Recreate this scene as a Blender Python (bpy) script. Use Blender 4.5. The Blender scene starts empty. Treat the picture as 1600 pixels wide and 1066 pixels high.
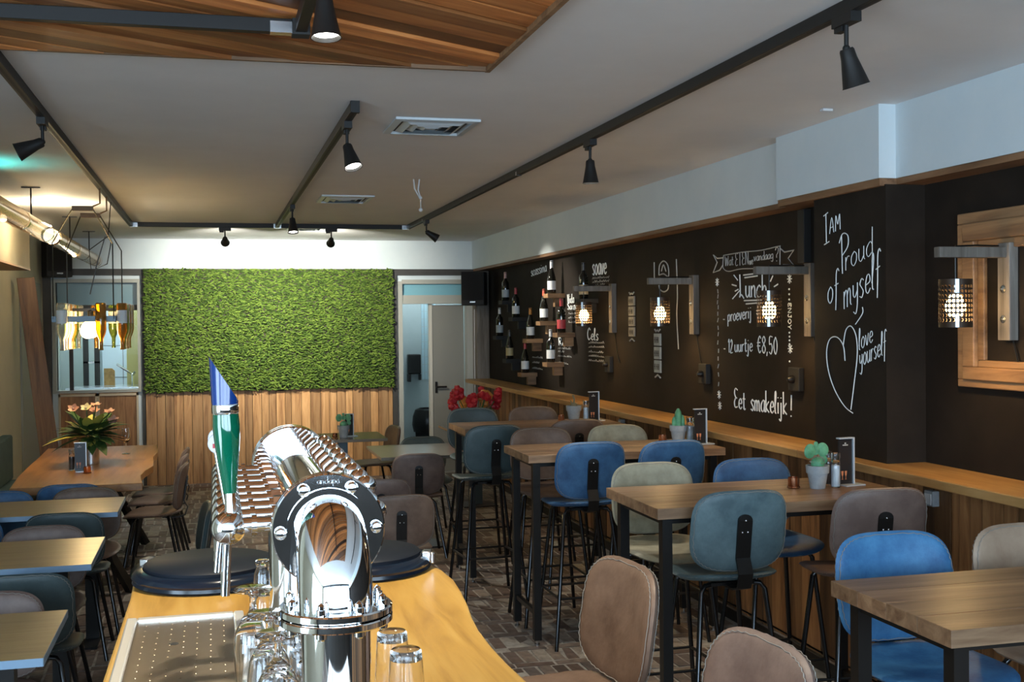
import bpy, bmesh, math, random
from mathutils import Vector, Matrix
random.seed(7)
scene = bpy.context.scene
COL = scene.collection

# ------------------------------------------------------------------ camera
F, PX, PY = 1800.0, 800.0, 533.0            # focal length and centre in pixels of the 1600x1066 frame
CAMH = 1.75
def cam_axes():
    y = Vector((332 - PX, 508 - PY, F)).normalized()
    u = Vector((1, -0.0105, 0)).cross(y).normalized()
    if u.y > 0: u = -u
    x = y.cross(u)
    if x.x < 0: x = -x
    return x, y, u
_x, _y, _u = cam_axes()
cam_d = bpy.data.cameras.new('camera'); cam_d.sensor_width = 36; cam_d.lens = F / 1600 * 36
cam_d.clip_start = 0.05; cam_d.clip_end = 100
cam = bpy.data.objects.new('camera', cam_d); COL.objects.link(cam)
R = Matrix(((_x.x, -_x.y, -_x.z), (_y.x, -_y.y, -_y.z), (_u.x, -_u.y, -_u.z)))
cam.matrix_world = Matrix.Translation((0, 0, CAMH)) @ R.to_4x4()
scene.camera = cam

# ------------------------------------------------------------------ world, daylight, exposure
SKY = 8.0
w = bpy.data.worlds.new('sky'); scene.world = w; w.use_nodes = True
w.node_tree.nodes['Background'].inputs[0].default_value = (0.60, 0.80, 1.0, 1)
w.node_tree.nodes['Background'].inputs[1].default_value = SKY
def portal(name, loc, rot, sx, sy):
    l = bpy.data.lights.new(name, 'AREA'); l.shape = 'RECTANGLE'; l.size = sx; l.size_y = sy
    l.cycles.is_portal = True
    o = bpy.data.objects.new(name, l); COL.objects.link(o); o.location = loc; o.rotation_euler = rot
portal('daylight_portal', (-0.1, -2.0, 1.83), (math.radians(90), 0, 0), 6.0, 1.5)
portal('daylight_portal_side', (-3.25, -.2, 1.45), (0, math.radians(-90), 0), 2.2, 2.2)
vs = scene.view_settings
vs.view_transform = 'Standard'; vs.look = 'None'; vs.exposure = 0.7; vs.gamma = 1.0
vs.use_curve_mapping = False

# ------------------------------------------------------------------ helpers
class MB:
    """collects shapes in one mesh"""
    def __init__(s): s.bm = bmesh.new()
    def box(s, x0, x1, y0, y1, z0, z1, m=None):
        vs_ = [s.bm.verts.new(p) for p in ((x0,y0,z0),(x1,y0,z0),(x1,y1,z0),(x0,y1,z0),(x0,y0,z1),(x1,y0,z1),(x1,y1,z1),(x0,y1,z1))]
        for f in ((0,3,2,1),(4,5,6,7),(0,1,5,4),(1,2,6,5),(2,3,7,6),(3,0,4,7)):
            s.bm.faces.new([vs_[i] for i in f])
        if m is not None:
            for v in vs_: v.co = m @ v.co
        return s
    def cbox(s, c, d, m=None):
        return s.box(c[0]-d[0]/2, c[0]+d[0]/2, c[1]-d[1]/2, c[1]+d[1]/2, c[2]-d[2]/2, c[2]+d[2]/2, m)
    def tube(s, pts, r, n=8, cap=True, closed=False):
        pts = [Vector(p) for p in pts]; N = len(pts)
        rr = r if isinstance(r, (list, tuple)) else [r] * N
        rings = []; ref = None
        for i, p in enumerate(pts):
            if closed: t = pts[(i+1) % N] - pts[i-1]
            else: t = pts[min(i+1, N-1)] - pts[max(i-1, 0)]
            if t.length < 1e-9: t = Vector((0,0,1))
            t.normalize()
            if ref is None:
                ref = Vector((0,0,1)) if abs(t.z) < .9 else Vector((1,0,0))
            a = t.cross(ref)
            if a.length < 1e-6: a = t.cross(Vector((1,0,0)))
            a.normalize(); b = a.cross(t).normalized(); ref = b
            rings.append([s.bm.verts.new(p + (a*math.cos(2*math.pi*k/n) + b*math.sin(2*math.pi*k/n))*rr[i]) for k in range(n)])
        M = N if closed else N-1
        for i in range(M):
            A, B = rings[i], rings[(i+1) % N]
            for k in range(n): s.bm.faces.new((A[k], A[(k+1)%n], B[(k+1)%n], B[k]))
        if cap and not closed:
            s.bm.faces.new(rings[0][::-1]); s.bm.faces.new(rings[-1])
        return s
    def lathe(s, prof, n=24, m=None, cap0=True, cap1=True):
        rings = []; new = []
        for r, z in prof:
            ring = [s.bm.verts.new((r*math.cos(2*math.pi*k/n), r*math.sin(2*math.pi*k/n), z)) for k in range(n)] if r > 1e-6 else [s.bm.verts.new((0,0,z))]
            rings.append(ring); new += ring
        for A, B in zip(rings, rings[1:]):
            if len(A) == 1 and len(B) == 1: continue
            for k in range(n):
                k2 = (k+1) % n
                if len(A) == 1: s.bm.faces.new((A[0], B[k2], B[k]))
                elif len(B) == 1: s.bm.faces.new((A[k], A[k2], B[0]))
                else: s.bm.faces.new((A[k], A[k2], B[k2], B[k]))
        if cap0 and len(rings[0]) > 2: s.bm.faces.new(rings[0][::-1])
        if cap1 and len(rings[-1]) > 2: s.bm.faces.new(rings[-1])
        if m is not None:
            for v in new: v.co = m @ v.co
        return s
    def sphere(s, c, r, seg=12, rings=8, sc=(1,1,1)):
        m = Matrix.Translation(c) @ Matrix.Diagonal((r*sc[0], r*sc[1], r*sc[2], 1))
        bmesh.ops.create_uvsphere(s.bm, u_segments=seg, v_segments=rings, radius=1, matrix=m); return s
    def ico(s, c, r, sub=1, sc=(1,1,1), rot=None):
        m = Matrix.Translation(c) @ (rot.to_4x4() if rot else Matrix()) @ Matrix.Diagonal((r*sc[0], r*sc[1], r*sc[2], 1))
        bmesh.ops.create_icosphere(s.bm, subdivisions=sub, radius=1, matrix=m); return s
    def prism(s, pts, z0, z1, m=None):
        a = [s.bm.verts.new((p[0], p[1], z0)) for p in pts]; b = [s.bm.verts.new((p[0], p[1], z1)) for p in pts]
        n = len(pts)
        s.bm.faces.new(a[::-1]); s.bm.faces.new(b)
        for i in range(n): s.bm.faces.new((a[i], a[(i+1)%n], b[(i+1)%n], b[i]))
        if m is not None:
            for v in a + b: v.co = m @ v.co
        return s
    def pad(s, outline, prof, warp, n=48):
        """cushion: outline(angle)->(u,v); prof=[(r,t)]; warp(u,v,t)->xyz"""
        rings = []
        for r, t in prof:
            if r < 1e-6: rings.append([s.bm.verts.new(warp(0, 0, t))]); continue
            ring = []
            for k in range(n):
                u, v = outline(2*math.pi*k/n); ring.append(s.bm.verts.new(warp(u*r, v*r, t)))
            rings.append(ring)
        for A, B in zip(rings, rings[1:]):
            for k in range(n):
                k2 = (k+1) % n
                if len(A) == 1: s.bm.faces.new((A[0], B[k], B[k2]))
                elif len(B) == 1: s.bm.faces.new((A[k2], A[k], B[0]))
                else: s.bm.faces.new((A[k], B[k], B[k2], A[k2]))
        return s
    def mesh(s, name, mat=None, smooth=True, ang=40):
        bmesh.ops.recalc_face_normals(s.bm, faces=s.bm.faces)
        me = bpy.data.meshes.new(name); s.bm.to_mesh(me); s.bm.free()
        if mat: me.materials.append(mat)
        if smooth:
            me.polygons.foreach_set('use_smooth', [True]*len(me.polygons))
            try: me.set_sharp_from_angle(angle=math.radians(ang))
            except Exception: pass
        return me
def put(name, me, parent=None, loc=None, rot=None, mat=None, bevel=0):
    o = bpy.data.objects.new(name, me); COL.objects.link(o)
    if parent: o.parent = parent
    if loc is not None: o.location = loc
    if rot is not None: o.rotation_euler = rot
    if mat is not None:
        if not me.materials: me.materials.append(mat)
        o.material_slots[0].link = 'OBJECT'; o.material_slots[0].material = mat
    if bevel:
        b = o.modifiers.new('bevel', 'BEVEL'); b.width = bevel; b.segments = 2; b.limit_method = 'ANGLE'; b.angle_limit = math.radians(50)
    return o
def obj(name, mb, mat, parent=None, smooth=True, bevel=0, loc=None, rot=None, ang=40):
    return put(name, mb.mesh(name, mat, smooth, ang), parent, loc, rot, None, bevel)
def tag(o, label=None, cat=None, group=None, kind=None):
    if label: o['label'] = label
    if cat: o['category'] = cat
    if group: o['group'] = group
    if kind: o['kind'] = kind
    return o
def thing(name, label, cat, loc=(0,0,0), rz=0, group=None):
    o = bpy.data.objects.new(name, None); COL.objects.link(o); o.empty_display_size = .1
    o.location = loc; o.rotation_euler = (0, 0, rz)
    return tag(o, label, cat, group)
def struct(name, mb, mat, label=None, smooth=False, bevel=0):
    return tag(obj(name, mb, mat, None, smooth, bevel), label, None, None, 'structure')
def copy_tree(o, parent=None):
    c = o.copy(); COL.objects.link(c); c.parent = parent
    for ch in o.children: copy_tree(ch, c)
    return c
def lamp(name, kind, parent, loc, energy, color=(1,1,1), **kw):
    l = bpy.data.lights.new(name, kind); l.energy = energy; l.color = color
    for k, v in kw.items(): setattr(l, k, v)
    o = bpy.data.objects.new(name, l); COL.objects.link(o); o.parent = parent; o.location = loc
    return o
def aim(o, d):
    o.rotation_mode = 'QUATERNION'; o.rotation_quaternion = Vector(d).to_track_quat('-Z', 'Y')

# ------------------------------------------------------------------ materials
def P(name, col, rough=.5, metal=0, **kw):
    m = bpy.data.materials.new(name); m.use_nodes = True
    b = m.node_tree.nodes['Principled BSDF']
    b.inputs['Base Color'].default_value = (*col, 1); b.inputs['Roughness'].default_value = rough; b.inputs['Metallic'].default_value = metal
    for k, v in kw.items(): b.inputs[k.replace('_', ' ')].default_value = v
    return m
def N(m): return m.node_tree.nodes, m.node_tree.links, m.node_tree.nodes['Principled BSDF']
def coords(m, scale, rnd=True):
    n, l, b = N(m)
    tc = n.new('ShaderNodeTexCoord'); mp = n.new('ShaderNodeMapping'); mp.inputs['Scale'].default_value = scale
    if rnd:
        oi = n.new('ShaderNodeObjectInfo'); mu = n.new('ShaderNodeMath'); mu.operation = 'MULTIPLY'; mu.inputs[1].default_value = 37.0
        ad = n.new('ShaderNodeVectorMath'); ad.operation = 'ADD'
        l.new(oi.outputs['Random'], mu.inputs[0]); l.new(tc.outputs['Object'], ad.inputs[0]); l.new(mu.outputs[0], ad.inputs[1]); l.new(ad.outputs[0], mp.inputs[0])
    else: l.new(tc.outputs['Object'], mp.inputs[0])
    return mp
def ramp(n, stops):
    r = n.new('ShaderNodeValToRGB'); e = r.color_ramp.elements
    e[0].position, e[0].color = stops[0][0], (*stops[0][1], 1); e[1].position, e[1].color = stops[-1][0], (*stops[-1][1], 1)
    for p, c in stops[1:-1]:
        x = e.new(p); x.color = (*c, 1)
    return r
def bump(m, src, strength=.3, dist=.01):
    n, l, b = N(m)
    bp = n.new('ShaderNodeBump'); bp.inputs['Strength'].default_value = strength; bp.inputs['Distance'].default_value = dist
    l.new(src, bp.inputs['Height']); l.new(bp.outputs[0], b.inputs['Normal'])
def wood(name, cols, axis='X', rough=.55, var=.45, scale=1.0, hue=.0, island=False):
    m = P(name, cols[0], rough); n, l, b = N(m)
    s = {'X': (1.2, 14, 14), 'Y': (14, 1.2, 14), 'Z': (14, 14, 1.2)}[axis]
    mp = coords(m, tuple(v*scale for v in s))
    nz = n.new('ShaderNodeTexNoise'); nz.inputs['Scale'].default_value = 1.6; nz.inputs['Detail'].default_value = 6; nz.inputs['Roughness'].default_value = .62; nz.inputs['Distortion'].default_value = .6
    l.new(mp.outputs[0], nz.inputs['Vector'])
    k = len(cols); r = ramp(n, [(.3 + .4*i/(k-1), c) for i, c in enumerate(cols)])
    l.new(nz.outputs[0], r.inputs[0])
    hsv = n.new('ShaderNodeHueSaturation'); mr = n.new('ShaderNodeMapRange')
    mr.inputs['To Min'].default_value = 1 - var; mr.inputs['To Max'].default_value = 1 + var*.8
    if island:
        g = n.new('ShaderNodeNewGeometry'); l.new(g.outputs['Random Per Island'], mr.inputs['Value'])
    else:
        oi = n.new('ShaderNodeObjectInfo'); l.new(oi.outputs['Random'], mr.inputs['Value'])
    l.new(mr.outputs[0], hsv.inputs['Value']); l.new(r.outputs[0], hsv.inputs['Color'])
    l.new(hsv.outputs[0], b.inputs['Base Color']); bump(m, nz.outputs[0], .25, .004)
    return m
def mottled(name, c1, c2, rough=.55, scale=9, bumps=.15, c3=None):
    m = P(name, c1, rough); n, l, b = N(m); mp = coords(m, (1,1,1))
    nz = n.new('ShaderNodeTexNoise'); nz.inputs['Scale'].default_value = scale; nz.inputs['Detail'].default_value = 7; nz.inputs['Roughness'].default_value = .65
    l.new(mp.outputs[0], nz.inputs['Vector'])
    st = [(.35, c1), (.65, c2)] if c3 is None else [(.3, c1), (.55, c2), (.72, c3)]
    r = ramp(n, st); l.new(nz.outputs[0], r.inputs[0]); l.new(r.outputs[0], b.inputs['Base Color'])
    if bumps:
        n2 = n.new('ShaderNodeTexNoise'); n2.inputs['Scale'].default_value = scale*12; l.new(mp.outputs[0], n2.inputs['Vector']); bump(m, n2.outputs[0], bumps, .003)
    return m
def emit(name, col, s):
    m = P(name, col, .4); b = m.node_tree.nodes['Principled BSDF']
    b.inputs['Emission Color'].default_value = (*col, 1); b.inputs['Emission Strength'].default_value = s; return m
def glass(name, col=(1,1,1), rough=0.0, ior=1.45):
    return P(name, col, rough, 0, Transmission_Weight=1.0, IOR=ior)

M = {}
M['ceil'] = mottled('ceiling_paint', (.72,.71,.70), (.76,.75,.74), .8, 2, 0)
M['white'] = mottled('white_wall_paint', (.57,.64,.67), (.62,.68,.70), .75, 2.5, 0)
M['black_wall'] = mottled('chalkboard_paint', (.0125,.0088,.0062), (.021,.0152,.011), .8, 3, .05); M['black_wall'].node_tree.nodes['Principled BSDF'].inputs['Specular IOR Level'].default_value = .2
M['dark_frame'] = mottled('dark_frame_paint', (.035,.033,.030), (.055,.05,.045), .6, 4, 0)
M['olive_wall'] = mottled('warm_wall_paint', (.27,.22,.14), (.30,.25,.16), .8, 3, 0)
M['beige_wall'] = mottled('beige_wall_paint', (.46,.42,.31), (.50,.46,.34), .8, 3, 0)
M['blue_wall'] = mottled('pale_blue_wall', (.42,.50,.50), (.46,.54,.54), .5, 3, 0)
M['yellow_wall'] = mottled('yellow_wall', (.50,.46,.20), (.55,.50,.24), .7, 3, 0)
M['soil'] = mottled('mortar', (.26,.235,.20), (.46,.42,.37), .95, 14, .3)
M['brick'] = None
M['plank'] = wood('wainscot_wood', [(.09,.038,.014), (.23,.105,.038), (.33,.17,.066)], 'Z', .55, .75)
M['plank_l'] = wood('wainscot_wood_light', [(.24,.105,.036), (.46,.24,.09), (.58,.33,.14)], 'Z', .5, .42)
M['ceil_wood'] = wood('ceiling_wood', [(.24,.072,.018), (.44,.155,.042), (.58,.25,.08)], 'X', .5, .9, .9)
M['shelf_wood'] = wood('ledge_wood', [(.30,.15,.045), (.44,.24,.08), (.52,.31,.12)], 'Y', .45, .1)
M['trim_wood'] = wood('trim_wood', [(.12,.055,.025), (.22,.11,.05), (.30,.16,.08)], 'Y', .55, .2)
M['table_wood'] = wood('table_wood', [(.12,.063,.034), (.22,.132,.074), (.33,.21,.12)], 'X', .36, .25)
M['oak'] = wood('bar_oak', [(.30,.155,.032), (.46,.26,.058), (.54,.335,.09)], 'Y', .28, .05, .7)
M['oak_table'] = wood('oak_table', [(.22,.092,.028), (.34,.15,.045), (.40,.19,.062)], 'Y', .35, .05, .7)
M['laminate'] = wood('laminate', [(.16,.115,.055), (.21,.155,.075), (.24,.18,.09)], 'X', .3, .05)
M['daylit_edge'] = P('daylit_table_edge', (.20,.32,.46), .4, .0)  # blue of reflected daylight put into the edge band colour
M['block_wood'] = wood('block_wood', [(.13,.065,.03), (.24,.13,.06), (.36,.21,.10)], 'X', .6, .3)
M['frame_wood'] = wood('frame_wood', [(.16,.08,.038), (.26,.145,.07), (.33,.195,.095)], 'Y', .5, .1)
M['grey_wood'] = wood('weathered_wood', [(.10,.08,.06), (.17,.145,.12), (.24,.21,.18)], 'Z', .7, .2)
M['black'] = P('black_steel', (.012,.011,.010), .38, .3)
M['leg'] = P('stool_leg_steel', (.055,.057,.06), .16, .9)
M['track'] = P('track_black', (.012,.011,.010), .5, 0, Specular_IOR_Level=.3)
M['matte_black'] = P('matte_black', (.014,.013,.012), .7)
M['chrome'] = P('chrome', (.86,.88,.90), .04, 1)
M['steel'] = P('brushed_steel', (.62,.63,.64), .25, 1)
M['tray'] = P('tray_steel', (.34,.28,.21), .36, 1)
M['alu'] = P('aluminium', (.60,.66,.72), .35, .4)
M['navy'] = P('navy_lacquer', (.005,.010,.020), .2)
M['lid'] = P('lid_rubber', (.006,.009,.015), .55, 0, Specular_IOR_Level=.25)
M['green_glass'] = P('green_acrylic', (.0,.11,.055), .08, 0, Transmission_Weight=.25, Coat_Weight=1.0)
M['blue_plastic'] = P('blue_plastic', (.004,.03,.15), .22, 0, Coat_Weight=.6)
M['clear'] = glass('clear_glass')
M['brass'] = P('brass', (.70,.48,.20), .18, 1)
M['copper'] = P('copper', (.62,.30,.17), .18, 1)
M['bulb'] = emit('warm_bulb', (1.0,.66,.24), 30)
M['lens_on'] = emit('spot_lens_lit', (1.0,.97,.88), 14)
M['lens_off'] = P('spot_lens', (.12,.12,.12), .15)
M['chalk'] = P('chalk', (.80,.83,.82), .9)
M['chalk_dim'] = P('chalk_dim', (.40,.40,.38), .9)
M['stitch'] = P('stitch_thread', (.26,.24,.21), .8)
M['pot'] = mottled('concrete_pot', (.24,.26,.27), (.34,.36,.37), .8, 18, .2)
M['cactus'] = mottled('cactus_green', (.05,.20,.10), (.12,.36,.20), .6, 25, .2)
M['card'] = P('menu_card', (.02,.019,.02), .25)
M['salt'] = P('salt', (.62,.72,.80), .6)
M['leaf'] = mottled('leaf_green', (.020,.060,.014), (.06,.13,.03), .5, 20, 0)
M['petal_p'] = P('pink_petal', (.46,.24,.18), .5)
M['petal_y'] = P('yellow_leaf', (.46,.42,.08), .5)
M['petal_c'] = P('cream_petal', (.55,.50,.30), .5)
M['petal_r'] = P('red_petal', (.42,.012,.02), .55)
M['paper_label'] = P('bottle_label', (.66,.68,.68), .6)
M['red_label'] = P('red_label', (.48,.05,.06), .5)
M['wine'] = P('wine_glass_dark', (.008,.008,.006), .06, 0, Coat_Weight=.4)
M['cap_r'] = P('red_capsule', (.36,.02,.03), .35)
M['cap_o'] = P('orange_capsule', (.55,.20,.02), .35)
M['cap_w'] = P('white_capsule', (.62,.62,.62), .35)
LEA = {
 'blue':  mottled('leather_blue', (.022,.075,.17), (.05,.145,.29), .5, 9, .25),
 'bright_blue': mottled('leather_bright_blue', (.022,.10,.24), (.06,.21,.40), .5, 9, .25),
 'teal':  mottled('leather_teal', (.06,.10,.115), (.125,.19,.205), .5, 9, .25),
 'dark_teal': mottled('leather_dark_teal', (.030,.052,.056), (.05,.078,.082), .5, 7, .25),
 'beige': mottled('leather_beige', (.25,.23,.155), (.42,.385,.27), .55, 9, .25),
 'brown': mottled('leather_brown', (.105,.062,.042), (.195,.125,.088), .5, 6, .25),
 'taupe': mottled('leather_taupe', (.12,.078,.064), (.21,.145,.118), .5, 6, .25),
 'tan':   mottled('leather_tan', (.25,.165,.11), (.36,.265,.185), .5, 6, .25),
}
def brick_mat():
    m = P('floor_brick', (.2,.15,.12), .6); n, l, b = N(m)
    g = n.new('ShaderNodeNewGeometry'); oi = n.new('ShaderNodeObjectInfo'); a = n.new('ShaderNodeMath'); a.operation = 'ADD'; fr = n.new('ShaderNodeMath'); fr.operation = 'FRACT'
    l.new(g.outputs['Random Per Island'], a.inputs[0]); l.new(oi.outputs['Random'], a.inputs[1]); l.new(a.outputs[0], fr.inputs[0])
    r = ramp(n, [(0, (.085,.058,.045)), (.3, (.15,.10,.078)), (.55, (.125,.10,.088)), (.8, (.22,.165,.13)), (1, (.32,.28,.235))])
    l.new(fr.outputs[0], r.inputs[0])
    mp = coords(m, (1,1,1), False); nz = n.new('ShaderNodeTexNoise'); nz.inputs['Scale'].default_value = 22; nz.inputs['Detail'].default_value = 6; l.new(mp.outputs[0], nz.inputs['Vector'])
    mx = n.new('ShaderNodeMix'); mx.data_type = 'RGBA'; mx.blend_type = 'OVERLAY'; mx.inputs['Factor'].default_value = .8
    l.new(r.outputs[0], mx.inputs[6]); l.new(nz.outputs[0], mx.inputs[7]); l.new(mx.outputs[2], b.inputs['Base Color'])
    bump(m, nz.outputs[0], .5, .006); return m
M['brick'] = brick_mat()
def moss_mat():
    m = P('moss', (.1,.2,.04), .9); n, l, b = N(m)
    g = n.new('ShaderNodeNewGeometry'); r = ramp(n, [(0, (.030,.065,.006)), (.5, (.078,.138,.013)), (1, (.155,.23,.030))])
    l.new(g.outputs['Random Per Island'], r.inputs[0]); l.new(r.outputs[0], b.inputs['Base Color']); return m
M['moss'] = moss_mat()

# ------------------------------------------------------------------ room shell
XL, XR, YB, ZC = -1.75, 3.10, 13.2, 2.70
struct('floor', MB().box(-3.4, 3.3, -2.2, 13.35, -.12, -.0025), M['soil'], 'brick paved floor of the restaurant')
struct('ceiling', MB().box(-3.4, 3.3, -2.2, 13.35, ZC, ZC+.12), M['ceil'], 'grey white plastered ceiling')
wall_r = struct('wall_right', MB().box(XR, XR+.15, -2.2, 13.35, -.1, ZC), M['black_wall'], 'chalkboard black side wall with white lettering')
wall_l = struct('wall_left', MB().box(XL-.15, XL, 3.5, 13.2, -.1, ZC).box(-3.4, XL-.15, 3.5, 3.65, -.1, ZC).box(-3.4, -3.25, -2.2, -1.3, -.1, ZC).box(-3.4, -3.25, .9, 3.5, -.1, ZC).box(-3.4, -3.25, -1.3, .9, -.1, .35).box(-3.4, -3.25, -1.3, .9, 2.55, ZC), M['beige_wall'], 'beige side wall behind the long oak table')  # opening in the unseen part added for more daylight from the side
wall_f = struct('wall_front', MB().box(-3.4, -3.1, -2.2, -2.0, -.1, ZC).box(2.9, 3.3, -2.2, -2.0, -.1, ZC).box(-3.1, 2.9, -2.2, -2.0, -.1, 1.08).box(-3.1, 2.9, -2.2, -2.0, 2.58, ZC).box(-1.2, -1.1, -2.2, -2.0, 1.08, 2.58).box(.9, 1.0, -2.2, -2.0, 1.08, 2.58), M['dark_frame'], 'dark street front wall with wide windows')
WX0, WX1, WZ0, WZ1 = -1.62, -.79, 1.05, 2.22       # hatch to the kitchen
DX0, DX1, DZ1 = 2.09, 2.96, 2.23                   # door opening
wall_b = struct('wall_back', MB().box(XL-.15, WX0, YB, YB+.15, -.1, ZC).box(WX0, WX1, YB, YB+.15, -.1, WZ0).box(WX0, WX1, YB, YB+.15, WZ1, ZC).box(WX1, DX0, YB, YB+.15, -.1, ZC)
       .box(DX0, DX1, YB, YB+.15, DZ1, ZC).box(DX1, 3.3, YB, YB+.15, -.1, ZC), M['white'], 'white end wall above the green moss panel')
# dark timber band along the end wall
struct('trim_1', MB().box(XL, 3.1, YB-.035, YB, 2.30, 2.37).box(XL, WX0-.05, YB-.035, YB, 0, 2.30).box(WX1+.04, -.72, YB-.035, YB, 0, 2.30).box(2.0, DX0-.03, YB-.035, YB, 0, 2.30).box(DX1+.03, 3.1, YB-.035, YB, 0, 2.30), M['dark_frame'], 'dark timber framing round the end wall openings')
# soffit on the right with boxed column
struct('ceiling_soffit', MB().box(2.955, XR, -2.0, YB, 2.372, ZC), M['white'], 'white boxed soffit above the chalkboard wall')
struct('ceiling_soffit_box', MB().box(2.87, 2.9549, 4.545, 5.505, 2.372, ZC), M['white'], 'deeper white boxed part of the soffit over the black column')
struct('trim_2', MB().box(2.962, XR, -2.0, YB, 2.345, 2.3715), M['trim_wood'], 'brown wooden trim under the white soffit')
struct('trim_3', MB().box(2.876, 2.9615, 4.55, 5.50, 2.338, 2.3715), M['trim_wood'], 'brown wooden trim under the deeper soffit box')
column = struct('column', MB().box(2.90, XR-.001, 4.54, 5.17, 1.1, 2.344), M['black_wall'], 'black wall pier with chalk lettering and a heart')
struct('ceiling_beam', MB().box(XL+.001, -1.50, 3.7, 10.55, 2.245, ZC-.001), M['olive_wall'], 'pale beam below the ceiling along the side wall')
struct('trim_4', MB().box(XL+.001, -1.495, 3.7, 10.55, 2.23, 2.245), M['trim_wood'], 'wooden board under the pale beam')
struct('baseboard_right', MB().box(2.90, 2.935, -1.9, YB-.28, 0, .07), M['black'], 'black skirting board below the plank wainscot')
struct('baseboard_strip', MB().box(2.893, 2.912, -1.9, YB-.28, .07, .082), M['steel'], 'thin pale strip on top of the skirting board')
# bricks: courses of depth-wise bricks with a cross-wise course in between
def floor_bricks():
    bl, bw, j = .198, .062, .014
    spots = []; y = -1.8; row = 0
    while y < 13.1:
        x = -3.2 + random.uniform(0, .06)
        if row % 2 == 0:
            while x < 2.9: spots.append((x+bw/2, y+bl/2, 0)); x += bw + j
            y += bl + j
        else:
            while x < 2.9: spots.append((x+bl/2, y+bw/2, 1)); x += bl + j
            y += bw + j
        row += 1
    spots = [s for s in spots if s[0] < 2.86 and (s[1] < 3.4 or s[0] > -1.7)]
    vis = sorted([s for s in spots if 1.15 < s[0] and 5.35 < s[1]], key=lambda s: s[1])[:300]
    vset = set(vis)
    fl = bpy.data.objects['floor']
    base = MB().box(-bw/2, bw/2, -bl/2, bl/2, -.03, 0).mesh('brick', M['brick'], False)
    for (x, y, r) in vis:
        o = put('brick', base, fl, (x, y, random.uniform(-.003, .003)), (random.uniform(-.012,.012), random.uniform(-.012,.012), r*math.pi/2 + random.uniform(-.03,.03)), bevel=0)
    rest = MB()
    for s in spots:
        if s in vset: continue
        m = Matrix.Translation((s[0], s[1], random.uniform(-.003,.003))) @ Matrix.Rotation(s[2]*math.pi/2 + random.uniform(-.03,.03), 4, 'Z')
        rest.box(-bw/2, bw/2, -bl/2, bl/2, -.03, 0, m)
    o = obj('brick_paving', rest, M['brick'], fl, False); o['kind'] = 'stuff'
floor_bricks()
# plank wainscot on the right wall
bk = MB().box(2.955, XR-.001, -1.9, YB-.28, 0, 1.055); struct('wall_wainscot', bk, M['matte_black'], 'dark backing of the plank wainscot')
wains = bpy.data.objects['wall_wainscot']
ys = -1.0
meshes = {}
while ys < YB-.42:
    wd = random.choice([.08, .095, .11, .125])
    if wd not in meshes: meshes[wd] = MB().box(-.014, .014, .002, wd-.004, .085, 1.05).mesh('plank', M['plank'], False)
    if ys + wd < YB-.28: put('plank', meshes[wd], wains, (2.94 + random.uniform(-.006,.005), ys, 0))
    ys += wd
ledge = struct('ledge', MB().box(2.80, XR-.0005, 5.172, YB-.28, 1.06, 1.10).box(2.80, XR-.0005, -1.5, 5.1715, 1.06, 1.0995), M['shelf_wood'], 'light wooden ledge running along the chalkboard wall', bevel=.004)
# plank wainscot on the end wall
xs = -.715; meshes = {}
wb = struct('wall_wainscot_back', MB().box(-.72, 2.0, YB-.02, YB-.0005, 0, 1.05), M['matte_black'], 'backing of the plank wainscot under the moss')
while xs < 1.98:
    wd = random.choice([.065, .08, .09, .10, .115])
    if xs + wd > 1.995: wd = 1.995 - xs
    if wd < .02: break
    me = MB().box(.002, wd-.003, -.012, .012, 0, random.uniform(1.0, 1.07)).mesh('plank', M['plank_l'], False)
    put('plank', me, wb, (xs, YB-.034 + random.uniform(-.006,.004), 0)); xs += wd
# two framed wooden panels under the kitchen hatch
for i, (a, b_) in enumerate(((-1.60, -1.225), (-1.205, -.80))):
    o = tag(obj('wall_panel', MB().box(a, b_, YB-.03, YB-.001, .02, 1.05), M['plank'], None, False), 'pale framed wooden panel under the kitchen hatch, ' + ('beside the leaning board' if i == 0 else 'beside the moss'), 'panel', 'panels under the kitchen hatch')
    obj('panel_frame', MB().box(a-.008, a+.012, YB-.05, YB-.0305, .02, 1.02).box(b_-.012, b_+.008, YB-.05, YB-.0305, .02, 1.02).box(a-.008, b_+.008, YB-.05, YB-.0305, .995, 1.02), P('pale_edge_%d' % i, (.52,.42,.29), .6), o, False)
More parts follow.
